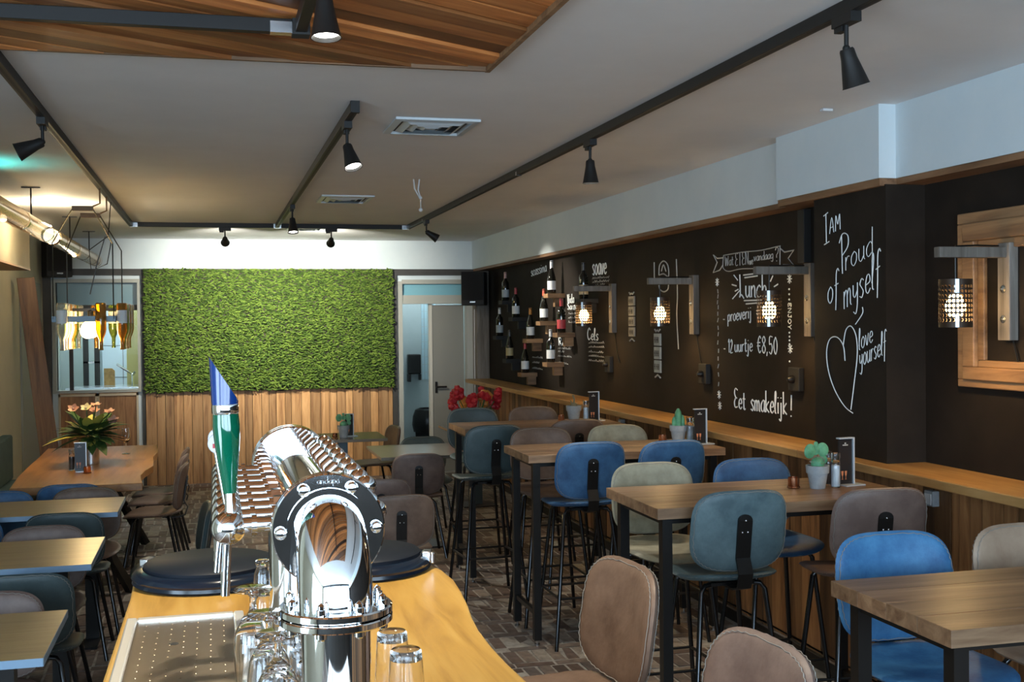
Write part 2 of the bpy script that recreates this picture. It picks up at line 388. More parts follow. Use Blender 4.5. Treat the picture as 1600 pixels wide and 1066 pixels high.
# wooden ceiling panel: diagonal planks, cut to the panel edge
def ceiling_panel():
    root = thing('ceiling_panel', 'square of dark reddish planks fixed diagonally to the ceiling', 'ceiling panel', (0, 0, ZC))
    X0, X1, Y0, Y1 = -1.6, .985, .4, 4.13; a = math.radians(30); wd = .105
    d = Vector((math.cos(a), math.sin(a))); nrm = Vector((-d.y, d.x)); C = Vector(((X0+X1)/2, (Y0+Y1)/2))
    for k in range(-24, 25):
        off = k*wd
        bm = bmesh.new(); z0, z1 = -.020 + random.uniform(-.012, .010), -.001
        p0 = C + nrm*off; q = [p0 - d*4 - nrm*(wd/2-.005), p0 + d*4 - nrm*(wd/2-.005), p0 + d*4 + nrm*(wd/2-.005), p0 - d*4 + nrm*(wd/2-.005)]
        mb = MB(); mb.prism([tuple(v) for v in q], z0, z1); bm = mb.bm
        for co, no in (((X0,0,0),(-1,0,0)), ((X1,0,0),(1,0,0)), ((0,Y0,0),(0,-1,0)), ((0,Y1,0),(0,1,0))):
            r = bmesh.ops.bisect_plane(bm, geom=bm.verts[:]+bm.edges[:]+bm.faces[:], plane_co=co, plane_no=no, clear_outer=True)
            bmesh.ops.holes_fill(bm, edges=[e for e in r['geom_cut'] if isinstance(e, bmesh.types.BMEdge)])
        if len(bm.verts) < 4: continue
        # own axes along the plank so that the grain follows it
        mt = Matrix.Translation((p0.x, p0.y, 0)) @ Matrix.Rotation(a, 4, 'Z'); inv = mt.inverted()
        for v in bm.verts: v.co = inv @ v.co
        o = obj('plank', mb, M['ceil_wood'], root, False); o.matrix_local = mt
    e = MB().box(X1, X1+.018, Y0, Y1+.018, -.03, -.0005).box(X0, X1, Y1, Y1+.018, -.028, -.0005)
    obj('edge_strip', e, M['block_wood'], root, False)
ceiling_panel()
# moss
def moss():
    root = thing('moss_panel', 'large rectangular panel of bright green preserved moss', 'moss panel', (.645, YB-.05, 1.02))
    obj('backing', MB().box(-1.365, 1.365, -.03, .045, 0, 1.35), P('moss_back', (.05,.045,.03), .9), root, False)
    t_ = bmesh.new(); bmesh.ops.create_icosphere(t_, subdivisions=1, radius=1); t_.verts.ensure_lookup_table()
    bv = [v.co.copy() for v in t_.verts]; bf = [[v.index for v in f.verts] for f in t_.faces]; t_.free()
    V, Fc = [], []; nx, nz = 128, 82
    for i in range(nx):
        for k in range(nz):
            x = -1.36 + 2.72*(i+.5)/nx + random.uniform(-.011,.011); z = 1.345*(k+.5)/nz + random.uniform(-.009,.009)
            r = random.uniform(.008, .0165); m_ = Matrix.Translation((x, -.04 + random.uniform(-.02, .012), z)) @ (Matrix.Rotation(random.gauss(0, .5), 3, 'Y') @ Matrix.Rotation(random.uniform(-.7,.7), 3, 'Z')).to_4x4() @ Matrix.Diagonal((r*1.9, r*1.1, r*.75, 1))
            n0 = len(V); V += [tuple(m_ @ v) for v in bv]; Fc += [[n0+j for j in f] for f in bf]
    me = bpy.data.meshes.new('moss'); me.from_pydata(V, [], Fc); me.materials.append(M['moss'])
    o = put('moss', me, root); o['kind'] = 'stuff'
moss()

# ------------------------------------------------------------------ kitchen behind the hatch, corridor behind the door
struct('wall_kitchen', MB().box(XL-.1, -.62, 15.4, 15.5, -.1, 2.6).box(XL-.2, XL-.1, 13.35, 15.5, -.1, 2.6).box(XL-.2, -.5, 13.36, 15.5, 2.6, 2.7).box(XL-.2, -.5, 13.36, 15.5, -.2, -.1), M['blue_wall'], 'pale blue kitchen wall seen through the hatch')
struct('wall_kitchen_side', MB().box(-.62, -.52, 13.36, 15.5, -.1, 2.6).box(-.985, -.62, 14.3, 14.36, -.1, 2.6), M['yellow_wall'], 'olive yellow kitchen side wall seen through the hatch')
win = struct('window_1', MB().box(WX0-.04, WX0, YB-.045, YB+.1, WZ0-.02, WZ1+.04).box(WX1, WX1+.03, YB-.045, YB+.1, WZ0-.02, WZ1+.04).box(WX0, WX1, YB-.045, YB+.1, WZ1, WZ1+.04).box(WX0, WX1, YB-.045, YB+.1, WZ0-.02, WZ0+.01), P('hatch_frame', (.33,.33,.29), .5), 'pale framed hatch to the kitchen beside the moss panel')
obj('mullion', MB().box(WX0+.12, WX1, YB+.02, YB+.06, 1.92, 1.98).box(WX0+.12, WX0+.16, YB+.02, YB+.06, WZ0, 1.92), M['dark_frame'], win, False)
obj('transom_pane', MB().box(WX0+.002, WX1-.002, YB+.065, YB+.075, 1.98, WZ1), P('transom_blind', (.14,.24,.27), .3), win, False)
obj('window_pane', MB().box(WX0+.161, WX1-.001, YB+.035, YB+.039, WZ0+.011, 1.919), glass('hatch_glass', (.96,.98,.98), 0, 1.1), win, False)
o = tag(obj('kitchen_door', MB().box(-1.35, -.85, 15.3, 15.39, 0, 1.98), P('kitchen_door_white', (.55,.66,.74), .4), None, False, .004), 'white blue panelled kitchen door seen through the hatch', 'door')
obj('groove', MB().box(-1.101, -1.095, 15.297, 15.301, .05, 1.93).box(-1.33, -.87, 15.297, 15.301, 1.10, 1.106).box(-1.33, -.87, 15.297, 15.301, 1.5, 1.506), M['dark_frame'], o, False)
o = thing('kitchen_rack', 'dark steel rack post standing beside the white kitchen door', 'rack', (-1.50, 14.9, 0)); obj('post', MB().box(-.03, .03, -.03, .03, 0, 2.0).box(.10, .16, -.03, .03, 0, 2.0), M['matte_black'], o, False)
for z in (.5, .95, 1.3): obj('shelf', MB().box(-.03, .16, -.03, .2, z, z+.02), M['steel'], o, False)
tag(obj('cutting_board', MB().prism([(-.06,0),(.06,0),(.06,.17),(.03,.2),(-.06,.2)], -.01, .01, Matrix.Translation((-1.16, 14.05, 1.062)) @ Matrix.Rotation(math.pi/2, 4, 'X')), M['oak'], None, False), 'brown cutting board standing behind the kitchen hatch', 'cutting board')
o = thing('kitchen_counter', 'steel kitchen counter behind the hatch', 'counter', (-1.15, 13.95, 0)); obj('top', MB().box(-.45, .5, -.25, .25, 1.03, 1.06), M['steel'], o, False); obj('body', MB().box(-.43, .48, -.23, .23, -.09, 1.03), M['white'], o, False)
o = thing('kitchen_tap', 'bent chrome kitchen tap seen through the hatch', 'tap', (-.90, 13.95, 1.06)); obj('spout', MB().tube([(0,0,0),(0,0,.12),(-.02,0,.15),(-.10,0,.20),(-.17,0,.25)], .012, 8), M['chrome'], o); obj('handle', MB().tube([(0,0,.12),(.03,0,.16)], .014, 8), M['chrome'], o)
o = thing('added_kitchen_lamp', 'unseen square light panel added to light the kitchen behind the hatch', 'lamp', (-1.15, 14.3, 2.6)); obj('diffuser', MB().box(-.3, .3, -.3, .3, -.03, 0), emit('added_kitchen_panel', (.75,.9,1.0), 5), o, False); lamp('added_kitchen_light', 'AREA', o, (0, 0, -.05), 16, (.75,.9,1.0), size=.6)  # unseen ceiling panel, added to light the kitchen
# corridor
struct('wall_corridor', MB().box(1.9, 3.3, 15.0, 15.1, -.1, 2.6).box(1.9, 2.0, 13.36, 15.0, -.1, 2.6).box(3.2, 3.3, 13.36, 15.0, -.1, 2.6).box(1.9, 3.3, 13.36, 15.1, 2.6, 2.7).box(1.9, 3.3, 13.36, 15.1, -.2, -.1), M['blue_wall'], 'pale blue corridor wall behind the open door')
struct('floor_corridor', MB().box(2.0, 3.2, 13.36, 15.0, -.1, -.002), P('corridor_floor', (.10,.10,.09), .5), 'dark corridor floor')
o = thing('added_corridor_lamp', 'unseen round light added to brighten the corridor behind the door', 'lamp', (2.6, 14.4, 2.6)); obj('diffuser', MB().lathe([(.14,-.04),(.15,0)], 20), emit('added_corridor_panel', (.85,.95,1.0), 3), o); lamp('added_corridor_light', 'POINT', o, (0, 0, -.12), 12, (.85,.95,1.0), shadow_soft_size=.12)  # corridor lamp is out of view, added for its light
d1 = struct('door_1', MB().box(DX0-.02, DX0+.03, YB-.045, YB+.1, 0, DZ1).box(DX1-.085, DX1+.02, YB-.045, YB+.1, 0, DZ1).box(DX0+.03, DX1-.085, YB-.045, YB+.1, DZ1-.03, DZ1+.02).box(DX0+.03, DX1-.085, YB-.03, YB+.1, 1.97, 2.07), P('door_frame', (.36,.36,.32), .5), 'pale door frame with a glazed transom beside the moss panel')
obj('transom_pane', MB().box(DX0+.03, DX1-.085, YB+.01, YB+.02, 2.07, DZ1-.03), P('transom_glass', (.20,.42,.50), .15), d1, False)
o = tag(obj('door_leaf', MB().box(0, .385, -.02, .02, .01, 1.955), P('door_grey', (.22,.215,.19), .5), None, False, .003, (2.475, YB+.055, 0), (0, 0, math.radians(4))), 'narrow grey green door leaf standing in the frame next to the corridor opening', 'door')
obj('edge_batten', MB().box(-.035, .0, -.03, .03, .01, 1.985), P('door_batten', (.50,.48,.42), .5), o, False)
obj('handle', MB().box(.03, .055, -.032, -.02, .93, 1.06).tube([(.043,-.03,1.0),(.043,-.06,1.0),(.16,-.06,1.0)], .011, 8), M['black'], o)
o = tag(obj('corridor_door', MB().box(2.12, 2.2, 14.0, 14.9, 0, 2.0), P('corridor_door_white', (.48,.54,.53), .4), None, False, .003), 'pale door standing open into the corridor', 'door')
obj('handle', MB().tube([(2.195,14.08,1.0),(2.24,14.08,1.0),(2.24,14.2,1.0)], .012, 8), M['black'], o)
o = thing('paper_towel_dispenser', 'black paper towel dispenser on the corridor wall', 'dispenser', (2.55, 14.999, .98)); obj('body', MB().box(-.085, .085, -.12, 0, .10, .36), M['black'], o, False, .015); obj('flap', MB().box(-.085, -.05, -.12, 0, 0, .10), M['black'], o, False); obj('flap', MB().box(.065, .085, -.12, 0, .02, .10), M['black'], o, False)
o = thing('waste_bin', 'black waste bin with a bag hanging over its rim in the corridor', 'bin', (2.66, 14.55, -.002)); obj('body', MB().lathe([(.15,0),(.18,.58),(.17,.58),(.14,.02)], 20), M['matte_black'], o); obj('bag', MB().lathe([(.19,.36),(.21,.45),(.2,.56),(.17,.64),(.12,.66),(.165,.57)], 14, None, False, False), P('bin_bag', (.012,.01,.01), .3), o)
o = thing('tile_strip', 'glossy pale tiles on the corridor wall', 'tiles', (2.66, 14.999, 1.0))
tm = MB().box(.003, .037, -.012, 0, .003, .097).mesh('tile', P('corridor_tile', (.45,.62,.68), .08), False)
for i in range(5):
    for k in range(11): put('tile', tm, o, (i*.04, 0, k*.1))
# curtain-like leaning board and panel at the left wall
o = tag(obj('leaning_board', MB().prism([(0,0),(.17,0),(.05,2.2),(-.10,2.2)], -.02, .02, Matrix.Rotation(math.pi/2, 4, 'X')), M['plank'], None, False, .004, (-1.47, 11.2, 0), (0, math.radians(-3.5), math.radians(8))), 'tall dark wooden board leaning against the beige side wall', 'board')
tag(obj('wall_plate', MB().box(XL+.001, XL+.02, 11.6, 12.9, .2, 2.2), P('grey_plate', (.26,.26,.22), .6), None, False), 'flat grey green plate fixed on the beige side wall', 'panel')

# ------------------------------------------------------------------ loudspeakers
def speaker(loc, rz, label, s=1):
    t = thing('loudspeaker', label, 'loudspeaker', loc, rz)
    obj('cabinet', MB().box(-.13, .13, -.12, .12, 0, .38), M['matte_black'], t, False, .01)
    obj('grille', MB().box(-.12, .12, -.128, -.1205, .06, .37), P('grille_%s' % rz, (.010,.009,.009), .9), t, False)
    obj('badge', MB().box(-.03, .03, -.131, -.1285, .03, .045), M['steel'], t, False)
    obj('bracket', MB().box(-.03, .03, .121, .16, .12, .26), M['black'], t, False)
speaker((-1.58, 12.98, 2.27), math.radians(20), 'black loudspeaker high on the wall above the kitchen hatch')
speaker((2.87, 12.72, 1.94), math.radians(-22), 'black loudspeaker hanging beside the open door')
o = thing('timber_post', 'rough dark timber post in the corner beside the wine bottles', 'post', (3.02, 13.05, 0)); obj('post', MB().box(-.075, .075, -.11, .11, 0, 2.34), M['grey_wood'], o, False, .008)
obj('cable', MB().tube([(-.079, 0, 0.9), (-.079, .01, 1.3), (-.079, -.01, 1.9)], .005, 6), M['cap_w'], o)

# ------------------------------------------------------------------ track lighting
def track(name, x0, x1, y0, y1, label, z=ZC):
    t = tag(obj(name, MB().box(x0, x1, y0, y1, z-.042, z-.0005), M['track'], None, False, .002), label, 'track')
    return t
tr = track('ceiling_track', 1.833, 1.867, .5, 11.075, 'long black ceiling track running beside the chalkboard wall')
obj('slot', MB().box(1.844, 1.856, .5, 11.0, ZC-.0424, ZC-.042), M['matte_black'], tr, False)
for y in (6.9, 10.2): obj('joint', MB().box(1.8325, 1.8675, y, y+.03, ZC-.0435, ZC-.02), M['steel'], tr, False)
tr = track('ceiling_track', .585, .619, 4.96, 11.075, 'black ceiling track running down the middle of the ceiling'); obj('end_cap', MB().box(.583, .621, 4.93, 4.96, ZC-.05, ZC-.0005), M['matte_black'], tr, False); obj('slot', MB().box(.596, .608, 4.96, 11.0, ZC-.0424, ZC-.042), M['matte_black'], tr, False)
tr = track('ceiling_track', -.724, -.69, 2.5, 11.075, 'black ceiling track running above the long oak table'); obj('slot', MB().box(-.713, -.701, 2.5, 11.0, ZC-.0424, ZC-.042), M['matte_black'], tr, False)
tr = track('ceiling_track', -.724, 1.867, 11.0755, 11.11, 'black cross track joining the ceiling tracks near the moss panel')
for x in (-.72, .57, 1.79): obj('joint', MB().box(x, x+.07, 11.072, 11.1135, ZC-.0435, ZC-.005), M['steel'], tr, False)
tr = track('ceiling_track', -1.5, .2445, 3.535, 3.57, 'black ceiling track mounted across the wooden ceiling panel', ZC-.03); obj('corner_joint', MB().box(.245, .298, 3.525, 3.58, ZC-.078, ZC-.03), M['matte_black'], tr, False); obj('joint', MB().box(.18, .2445, 3.532, 3.573, ZC-.0735, ZC-.04), M['steel'], tr, False)
tr = track('ceiling_track', .254, .288, .8, 3.5245, 'black ceiling track carrying the spotlight over the bar below the wooden ceiling panel', ZC-.03)
headM = MB().lathe([(0,.0),(.019,.0),(.022,-.006),(.024,-.03),(.040,-.112),(.042,-.115),(.039,-.115),(.034,-.10),(0,-.098)], 28).mesh('lamp_head', M['track'])
lensM = MB().lathe([(0,-.104),(.034,-.104),(.0345,-.101),(0,-.100)], 24).mesh('lens', M['lens_on'])
adM = MB().box(-.018, .018, -.055, .055, -.03, 0).box(-.012,.012,.01,.05,-.045,-.03).mesh('adapter', M['track'], False)
stM = MB().tube([(0,0,-.03),(0,0,-.10)], .007, 10).sphere((0,0,-.10), .012, 10, 8).mesh('stem', M['track'])
def spot(x, y, d, label, on=0, cross=False, z=ZC-.042, s=1.0, ang=50, blend=.6, color=(1,.93,.80)):
    t = thing('track_spotlight', label, 'spotlight', (x, y, z), math.pi/2 if cross else 0); t.scale = (s, s, s)
    put('adapter', adM, t); put('stem', stM, t)
    h = put('lamp_head', headM, t, (0, 0, -.10)); dd = Vector(d)
    if cross: dd = Vector((dd.y, -dd.x, dd.z))
    aim(h, dd)
    l = put('lens', lensM, h, mat=M['lens_on'] if on else M['lens_off'])
    if on:
        L = lamp('spot_beam', 'SPOT', h, (0, 0, -.12), on, color, spot_size=math.radians(ang), spot_blend=blend, shadow_soft_size=.03)
spot(1.85, 3.10, (.33, .05, -1), 'black track spotlight tilted towards the chalkboard wall, over the picture frame table', 0)
spot(1.85, 5.52, (.02, 0, -1), 'black track spotlight hanging straight down over the bar tables', 34, ang=85)
spot(1.85, 10.1, (1, .0, -.62), 'black track spotlight turned sharply towards the wine bottles', 80, ang=62, blend=.9)
spot(.602, 5.25, (.22, -.38, -1), 'lit spotlight at the open end of the middle track', 40, ang=60)
spot(.602, 8.95, (.03, -.25, -1), 'lit spotlight where the middle track nears the cross track', 60, ang=95)
spot(.125, 11.09, (.02, 1, -.30), 'small black spotlight on the cross track on the side of the kitchen hatch', 190, True, ang=84, blend=1.0, color=(1,.97,.86))
spot(1.11, 11.09, (.03, 1, -.32), 'small black spotlight on the cross track on the side of the door', 190, True, ang=98, blend=1.0, color=(1,.97,.86))
spot(-.707, 5.4, (-1, -.15, -.5), 'black track spotlight turned away to the side above the laminate tables', 0)
spot(.271, 2.80, (.02, -.10, -1), 'lit black spotlight over the bar below the wooden ceiling panel', 80, z=ZC-.0725, s=.9, ang=110, blend=.9, color=(1,.90,.70))

# ------------------------------------------------------------------ ceiling vents, sensor
def vent(x0, x1, y0, y1, label):
    t = thing('ceiling_vent', label, 'vent', ((x0+x1)/2, (y0+y1)/2, ZC), 0, 'ceiling vents')
    a, b_ = (x1-x0)/2, (y1-y0)/2; wm = P('vent_white', (.55,.60,.62), .4)
    def ring(mb, a0, b0, a1, b1, z0, z1):
        A = [mb.bm.verts.new(p) for p in ((-a0,-b0,z0),(a0,-b0,z0),(a0,b0,z0),(-a0,b0,z0))]; B = [mb.bm.verts.new(p) for p in ((-a1,-b1,z1),(a1,-b1,z1),(a1,b1,z1),(-a1,b1,z1))]
        for k in range(4): mb.bm.faces.new((A[k], A[(k+1)%4], B[(k+1)%4], B[k]))
    f = MB(); ring(f, a, b_, a, b_, -.001, -.012); ring(f, a, b_, a*.84, b_*.84, -.012, -.016); ring(f, a*.84, b_*.84, a*.84, b_*.84, -.016, -.002); obj('frame', f, wm, t, False)
    obj('duct', MB().box(-a*.8, a*.8, -b_*.8, b_*.8, -.003, -.001), M['dark_frame'], t, False)
    for k in (.74, .52, .30):
        v = MB(); ring(v, a*k, b_*k, a*(k-.15), b_*(k-.15), -.004, -.02); obj('louvre', v, wm, t, False)
    obj('core', MB().box(-a*.12, a*.12, -b_*.12, b_*.12, -.016, -.012), wm, t, False)
vent(.83, 1.23, 5.27, 5.70, 'square white ceiling vent between the middle track end and the long track')
vent(.79, 1.18, 8.55, 9.04, 'square white ceiling vent further along beside the middle track')
vent(.72, 1.12, 11.3, 11.75, 'square white ceiling vent beyond the cross track')
o = thing('ceiling_sensor', 'white cable and small sensor dangling from the ceiling', 'sensor', (1.33, 7.55, ZC))
obj('cable', MB().tube([(-.03,0,0),(-.02,.02,-.06),(.01,.03,-.11),(.02,.02,-.12),(.0,.0,-.07),(.01,0,0)], .005, 6).tube([(.02,.02,-.12),(.02,.02,-.19)], .003, 6), M['cap_w'], o); obj('sensor', MB().sphere((.02,.02,-.20), .014).sphere((.02,.02,-.12), .012), M['cap_w'], o)
tag(obj('ceiling_clip', MB().box(2.68, 2.73, 4.69, 4.72, ZC-.012, ZC-.0005), M['cap_w'], None, False, .002), 'tiny white clip on the ceiling near the soffit box', 'clip')

# ------------------------------------------------------------------ golden tube lamp over the beam
def tube_lamp():
    X, Z = -1.18, 2.44
    t = thing('tube_lamp', 'long golden glass tube lamp hung under the ceiling beside the pale beam', 'lamp', (X, 0, Z))
    r = .062
    obj('tube', MB().tube([(0,6.2,0),(0,9.3,0)], r, 28, False).tube([(0,9.5,0),(0,12.75,0)], r, 28, False), P('golden_glass', (.50,.30,.085), .2, .6, Alpha=.94), t)
    for y in (7.9, 9.0, 9.9, 10.8, 11.6, 12.4): obj('collar', MB().tube([(0,y,0),(0,y+.05,0)], r+.006, 28, False), M['brass'], t)
    obj('end_ring', MB().tube([(0,12.72,0),(0,12.78,0)], r+.01, 28, False), M['copper'], t)
    obj('bulb', MB().sphere((0, 9.4, .0), .058, 16, 10, (1,1.5,1)), emit('tube_bulb', (1,.86,.55), 14), t)
    for y in (7.3, 10.9): obj('bulb', MB().sphere((0, y, -.05), .022, 10, 8), emit('tube_bulb_small_%d' % y, (1,.8,.45), 8), t)
    for y in (8.4, 10.6, 12.2): obj('hanger', MB().tube([(0,y,r),(0,y,ZC-Z)], .006, 6).box(-.06,.06,y-.01,y+.01,ZC-Z-.008,ZC-Z-.001), M['black'], t)
    lamp('tube_glow', 'POINT', t, (.0, 9.4, .115), 13, (1,.88,.62), shadow_soft_size=.03)
    lamp('tube_glow', 'POINT', t, (.0, 10.9, -.11), 3, (1,.80,.48), shadow_soft_size=.03)
tube_lamp()
t = thing('added_uplighter', 'small teal lamp added out of view on the beam for its ceiling glow', 'lamp', (-1.495, 7.15, 2.40))  # unseen teal lamp added to make the glow on the ceiling
obj('housing', MB().lathe([(.028,0),(.034,.06),(.030,.06),(.025,.012),(0,.012)], 18, Matrix.Translation((.06,0,0))), M['black'], t); obj('bracket', MB().box(-.004, .03, -.015, .015, .01, .04), M['black'], t, False); obj('lens', MB().lathe([(0,.045),(.027,.045),(.027,.048),(0,.048)], 16, Matrix.Translation((.06,0,0))), emit('added_teal_lens', (.05,.8,.75), 6), t)
_l = lamp('added_teal_beam', 'SPOT', t, (.06, 0, .07), 12, (.05,.85,.80), spot_size=math.radians(120), spot_blend=1.0, shadow_soft_size=.03); aim(_l, (.5, .05, 1))

# ------------------------------------------------------------------ bottle chandelier above the oak table
def chandelier():
    x0, x1, y0, y1, z = -1.05, -.66, 8.4, 9.2, 1.80
    t = thing('bottle_chandelier', 'hanging chandelier of upturned bottles glowing above the long oak table', 'chandelier', (0, 0, 0))
    obj('frame', MB().box(x0, x1, y0-.012, y0+.012, z-.02, z+.02).box(x0, x1, y1-.012, y1+.012, z-.02, z+.02).box(x0-.012, x0+.012, y0, y1, z-.02, z+.02).box(x1-.012, x1+.012, y0, y1, z-.02, z+.02), P('frame_steel', (.10,.13,.15), .4, .6), t, False)
    for (hy, dy) in ((8.05, y0), (8.55, y1)):
        b = obj('hanger_bracket', MB().box(-.88, -.75, hy-.02, hy+.02, 2.51, 2.54).tube([(-.75,hy,2.54),(-.707,hy,2.56),(-.707,hy,2.657)], .006, 6), M['block_wood'], t, False)
        for sx in (x0, x1):
            ax = -.88 if sx == x0 else -.75
            obj('wire', MB().tube([(ax,hy,2.52),(sx,dy,2.32),(sx,dy,z)], .0045, 6), M['black'], t)
    obj('cable', MB().tube([(-.707,8.9,2.655),(-.72,8.8,2.4),(-.85,8.8,2.3),(-.84,8.8,2.15),(-.73,8.8,2.2),(-.70,8.8,2.36),(-.74,8.8,2.4),(-.80,8.8,2.2),(-.85,8.8,1.98)], .004, 6), M['black'], t)
    amber = P('amber_bottle', (.62,.34,.06), .05, 0, Transmission_Weight=.75); green = P('green_bottle', (.30,.42,.08), .05, 0, Transmission_Weight=.75); clear = P('clear_bottle', (.82,.84,.80), .03, 0, Transmission_Weight=.85)
    bm_ = MB().lathe([(0,.11),(.03,.11),(.036,.10),(.036,-.07),(.030,-.10),(.014,-.14),(.0125,-.20),(.015,-.205),(.015,-.215),(.009,-.215),(.009,-.14),(.026,-.095),(.031,-.07),(.031,.10),(0,.104)], 16).mesh('bottle', amber)
    lb = MB().lathe([(.0365,.06),(.0365,-.03)], 16, None, False, False).mesh('label', M['paper_label'])
    spots_ = []
    for k in range(6): spots_.append((x1+.05, y0+.06+k*.135))
    for k in range(6): spots_.append((x0+.05, y0+.06+k*.135))
    for k in (0, 2): spots_.append((x0+.06+k*.125, y0-.055))
    for k in range(3): spots_.append((x0+.07+k*.125, y1+.055))
    for k, (x, y) in enumerate(spots_):
        b = put('bottle', bm_, t, (x, y, z), mat=[amber, green, clear, amber, clear][k % 5])
        if k % 2 == 0: put('label', lb, b)
    obj('bulb', MB().sphere((-.85, 8.8, 1.73), .065, 16, 12), M['bulb'], t); obj('bulb', MB().sphere((-.84, 8.5, 1.715), .05, 16, 12).tube([(-.84,8.5,1.76),(-.84,8.5,1.80)], .014, 10), M['bulb'], t); obj('cross_bar', MB().box(x0, x1, 8.49, 8.51, z, z+.02), M['black'], t, False)
    obj('socket', MB().lathe([(.02,0),(.02,.07),(.006,.08)], 12, Matrix.Translation((-.85,8.8,1.79))), M['black'], t); obj('cross_bar', MB().box(x0, x1, 8.79, 8.81, z+.06, z+.08).box(x0,x0+.01,8.79,8.81,z,z+.06).box(x1-.01,x1,8.79,8.81,z,z+.06), M['black'], t, False)
    lamp('chandelier_glow', 'POINT', t, (-.85, 8.8, 1.66), 9, (1,.74,.40), shadow_soft_size=.06)
chandelier()

# ------------------------------------------------------------------ stools and chairs
PROF = [(0,1),(.45,1),(.78,.96),(.90,.82),(.97,.5),(1,0),(.97,-.5),(.90,-.82),(.78,-.96),(.45,-1),(0,-1)]
def sgnpow(v, p): return math.copysign(abs(v)**p, v)
def back_outline(a):
    c, s = math.cos(a), math.sin(a)
    n = 4.0 if s > 0 else 3.1
    return .198*sgnpow(c, 2/n)*(1 - .03*s), .158*sgnpow(s, 2/n)
def seat_outline(a):
    c, s = math.cos(a), math.sin(a)
    return .205*sgnpow(c, 2/3.0)*(1 + .04*s), .20*sgnpow(s, 2/3.0)
TILT = math.radians(9)
def back_warp(zc):
    def f(u, v, t):
        y = -.20 + .75*u*u + t*.017 - math.tan(TILT)*v
        return (u, y, zc + v)
    return f
def seat_warp(zs):
    def f(u, v, t):
        # dished from side to side, rolled up at the back, down at the front
        z = zs + .9*u*u*.35 + (.35*max(0, -v-.06)**1.3) - (.5*max(0, v-.10)**1.5)
        return (u, v, z - .012 + t*.014)
    return f
def zigzag(outl, warp, r, t0, n=96):
    mb = MB(); pts = []
    for k in range(n):
        u, v = outl(2*math.pi*k/n); rr = r + (.009 if k % 2 else -.009); pts.append(warp(u*rr, v*rr, t0))
    return mb.tube(pts, .0011, 4, False, True)
def seat_set(kind):
    high = kind == 'stool'
    zs = .765 if high else .455
    zc = .952 if high else .632
    D = {'seat': MB().pad(seat_outline, PROF, seat_warp(zs)).mesh('seat'),
         'backrest': MB().pad(back_outline, PROF, back_warp(zc)).mesh('backrest'),
         'stitch_b': zigzag(back_outline, back_warp(zc), .955, .75).mesh('stitching', M['stitch']),
         'stitch_r': zigzag(back_outline, back_warp(zc), .955, -.75).mesh('stitching', M['stitch']),
         'stitch_s': zigzag(seat_outline, seat_warp(zs), .985, -.1).mesh('stitching', M['stitch'])}
    # strap: flat bar from under the seat up the rear of the back
    w2 = .029; bw = back_warp(zc)
    line = [(-.06, zs-.038), (-.17, zs-.038), (-.215, zs-.025), (-.232, zs+.03)] + [(bw(0, v, -1)[1]-.006, zc+v) for v in (-.10, -.05, 0, .045)]
    mb = MB(); prev = None
    for i, (y, z) in enumerate(line):
        a = line[max(i-1,0)]; b = line[min(i+1,len(line)-1)]; t = Vector((0, b[0]-a[0], b[1]-a[1])).normalized(); nn = Vector((0, -t.z, t.y))*.004
        ring = [mb.bm.verts.new(p) for p in ((-w2, y-nn.y, z-nn.z), (w2, y-nn.y, z-nn.z), (w2, y+nn.y, z+nn.z), (-w2, y+nn.y, z+nn.z))]
        if prev:
            for k in range(4): mb.bm.faces.new((prev[k], prev[(k+1)%4], ring[(k+1)%4], ring[k]))
        else: mb.bm.faces.new(ring[::-1])
        prev = ring
    mb.bm.faces.new(prev)
    yt, zt = line[-1]
    arc = [(w2*math.cos(a), w2*.8*math.sin(a)) for a in [math.pi*k/8 for k in range(9)]]
    mb.prism(arc, -.004, .004, Matrix.Translation((0, yt, zt)) @ Matrix.Rotation(math.pi/2 - 0, 4, 'X') @ Matrix.Rotation(-TILT*0, 4, 'X'))
    D['strap'] = mb.mesh('back_strap', M['black'], False)
    sc_ = MB()
    for (x, v) in ((0, .045), (-.011, .0), (.011, .0)):
        sc_.sphere((x, bw(0, v, -1)[1]-.011, zc+v), .0045, 8, 6)
    D['screws'] = sc_.mesh('screws', M['steel'])
    top = zs-.035
    D['legs'] = []
    for sx in (-1, 1):
        for sy in (-1, 1):
            f = (.205*sx, .19*sy - .01, 0) if high else (.20*sx, .20*sy - .01, 0)
            D['legs'].append(MB().tube([(.05*sx, .10*sy, top+.008), (.115*sx, .115*sy, top+.002), (.132*sx, .122*sy, top-.02), (f[0], f[1], .0)], .0105, 10).mesh('leg', M['leg']))
    D['frame'] = MB().box(-.09, .09, -.12, -.09, top, top+.012).box(-.09, .09, .09, .12, top, top+.012).box(-.03, .03, -.12, .12, top+.001, top+.010).mesh('seat_frame', M['black'], False)
    if high:
        zz = .27; k = (top-.02-zz)/(top-.02); P_ = {}
        for sx in (-1, 1):
            for sy in (-1, 1): P_[(sx, sy)] = (sx*(.132+(.205-.132)*k), sy*(.122+(.19-.122)*k)-.01*k, zz)
        D['foot'] = [MB().tube([P_[a], P_[b]], .007, 8).mesh('footrest', M['black']) for a, b in (((-1,-1),(1,-1)), ((1,-1),(1,1)), ((1,1),(-1,1)), ((-1,1),(-1,-1)))]
    else: D['foot'] = []
    return D
SETS = {'stool': seat_set('stool'), 'chair': seat_set('chair')}
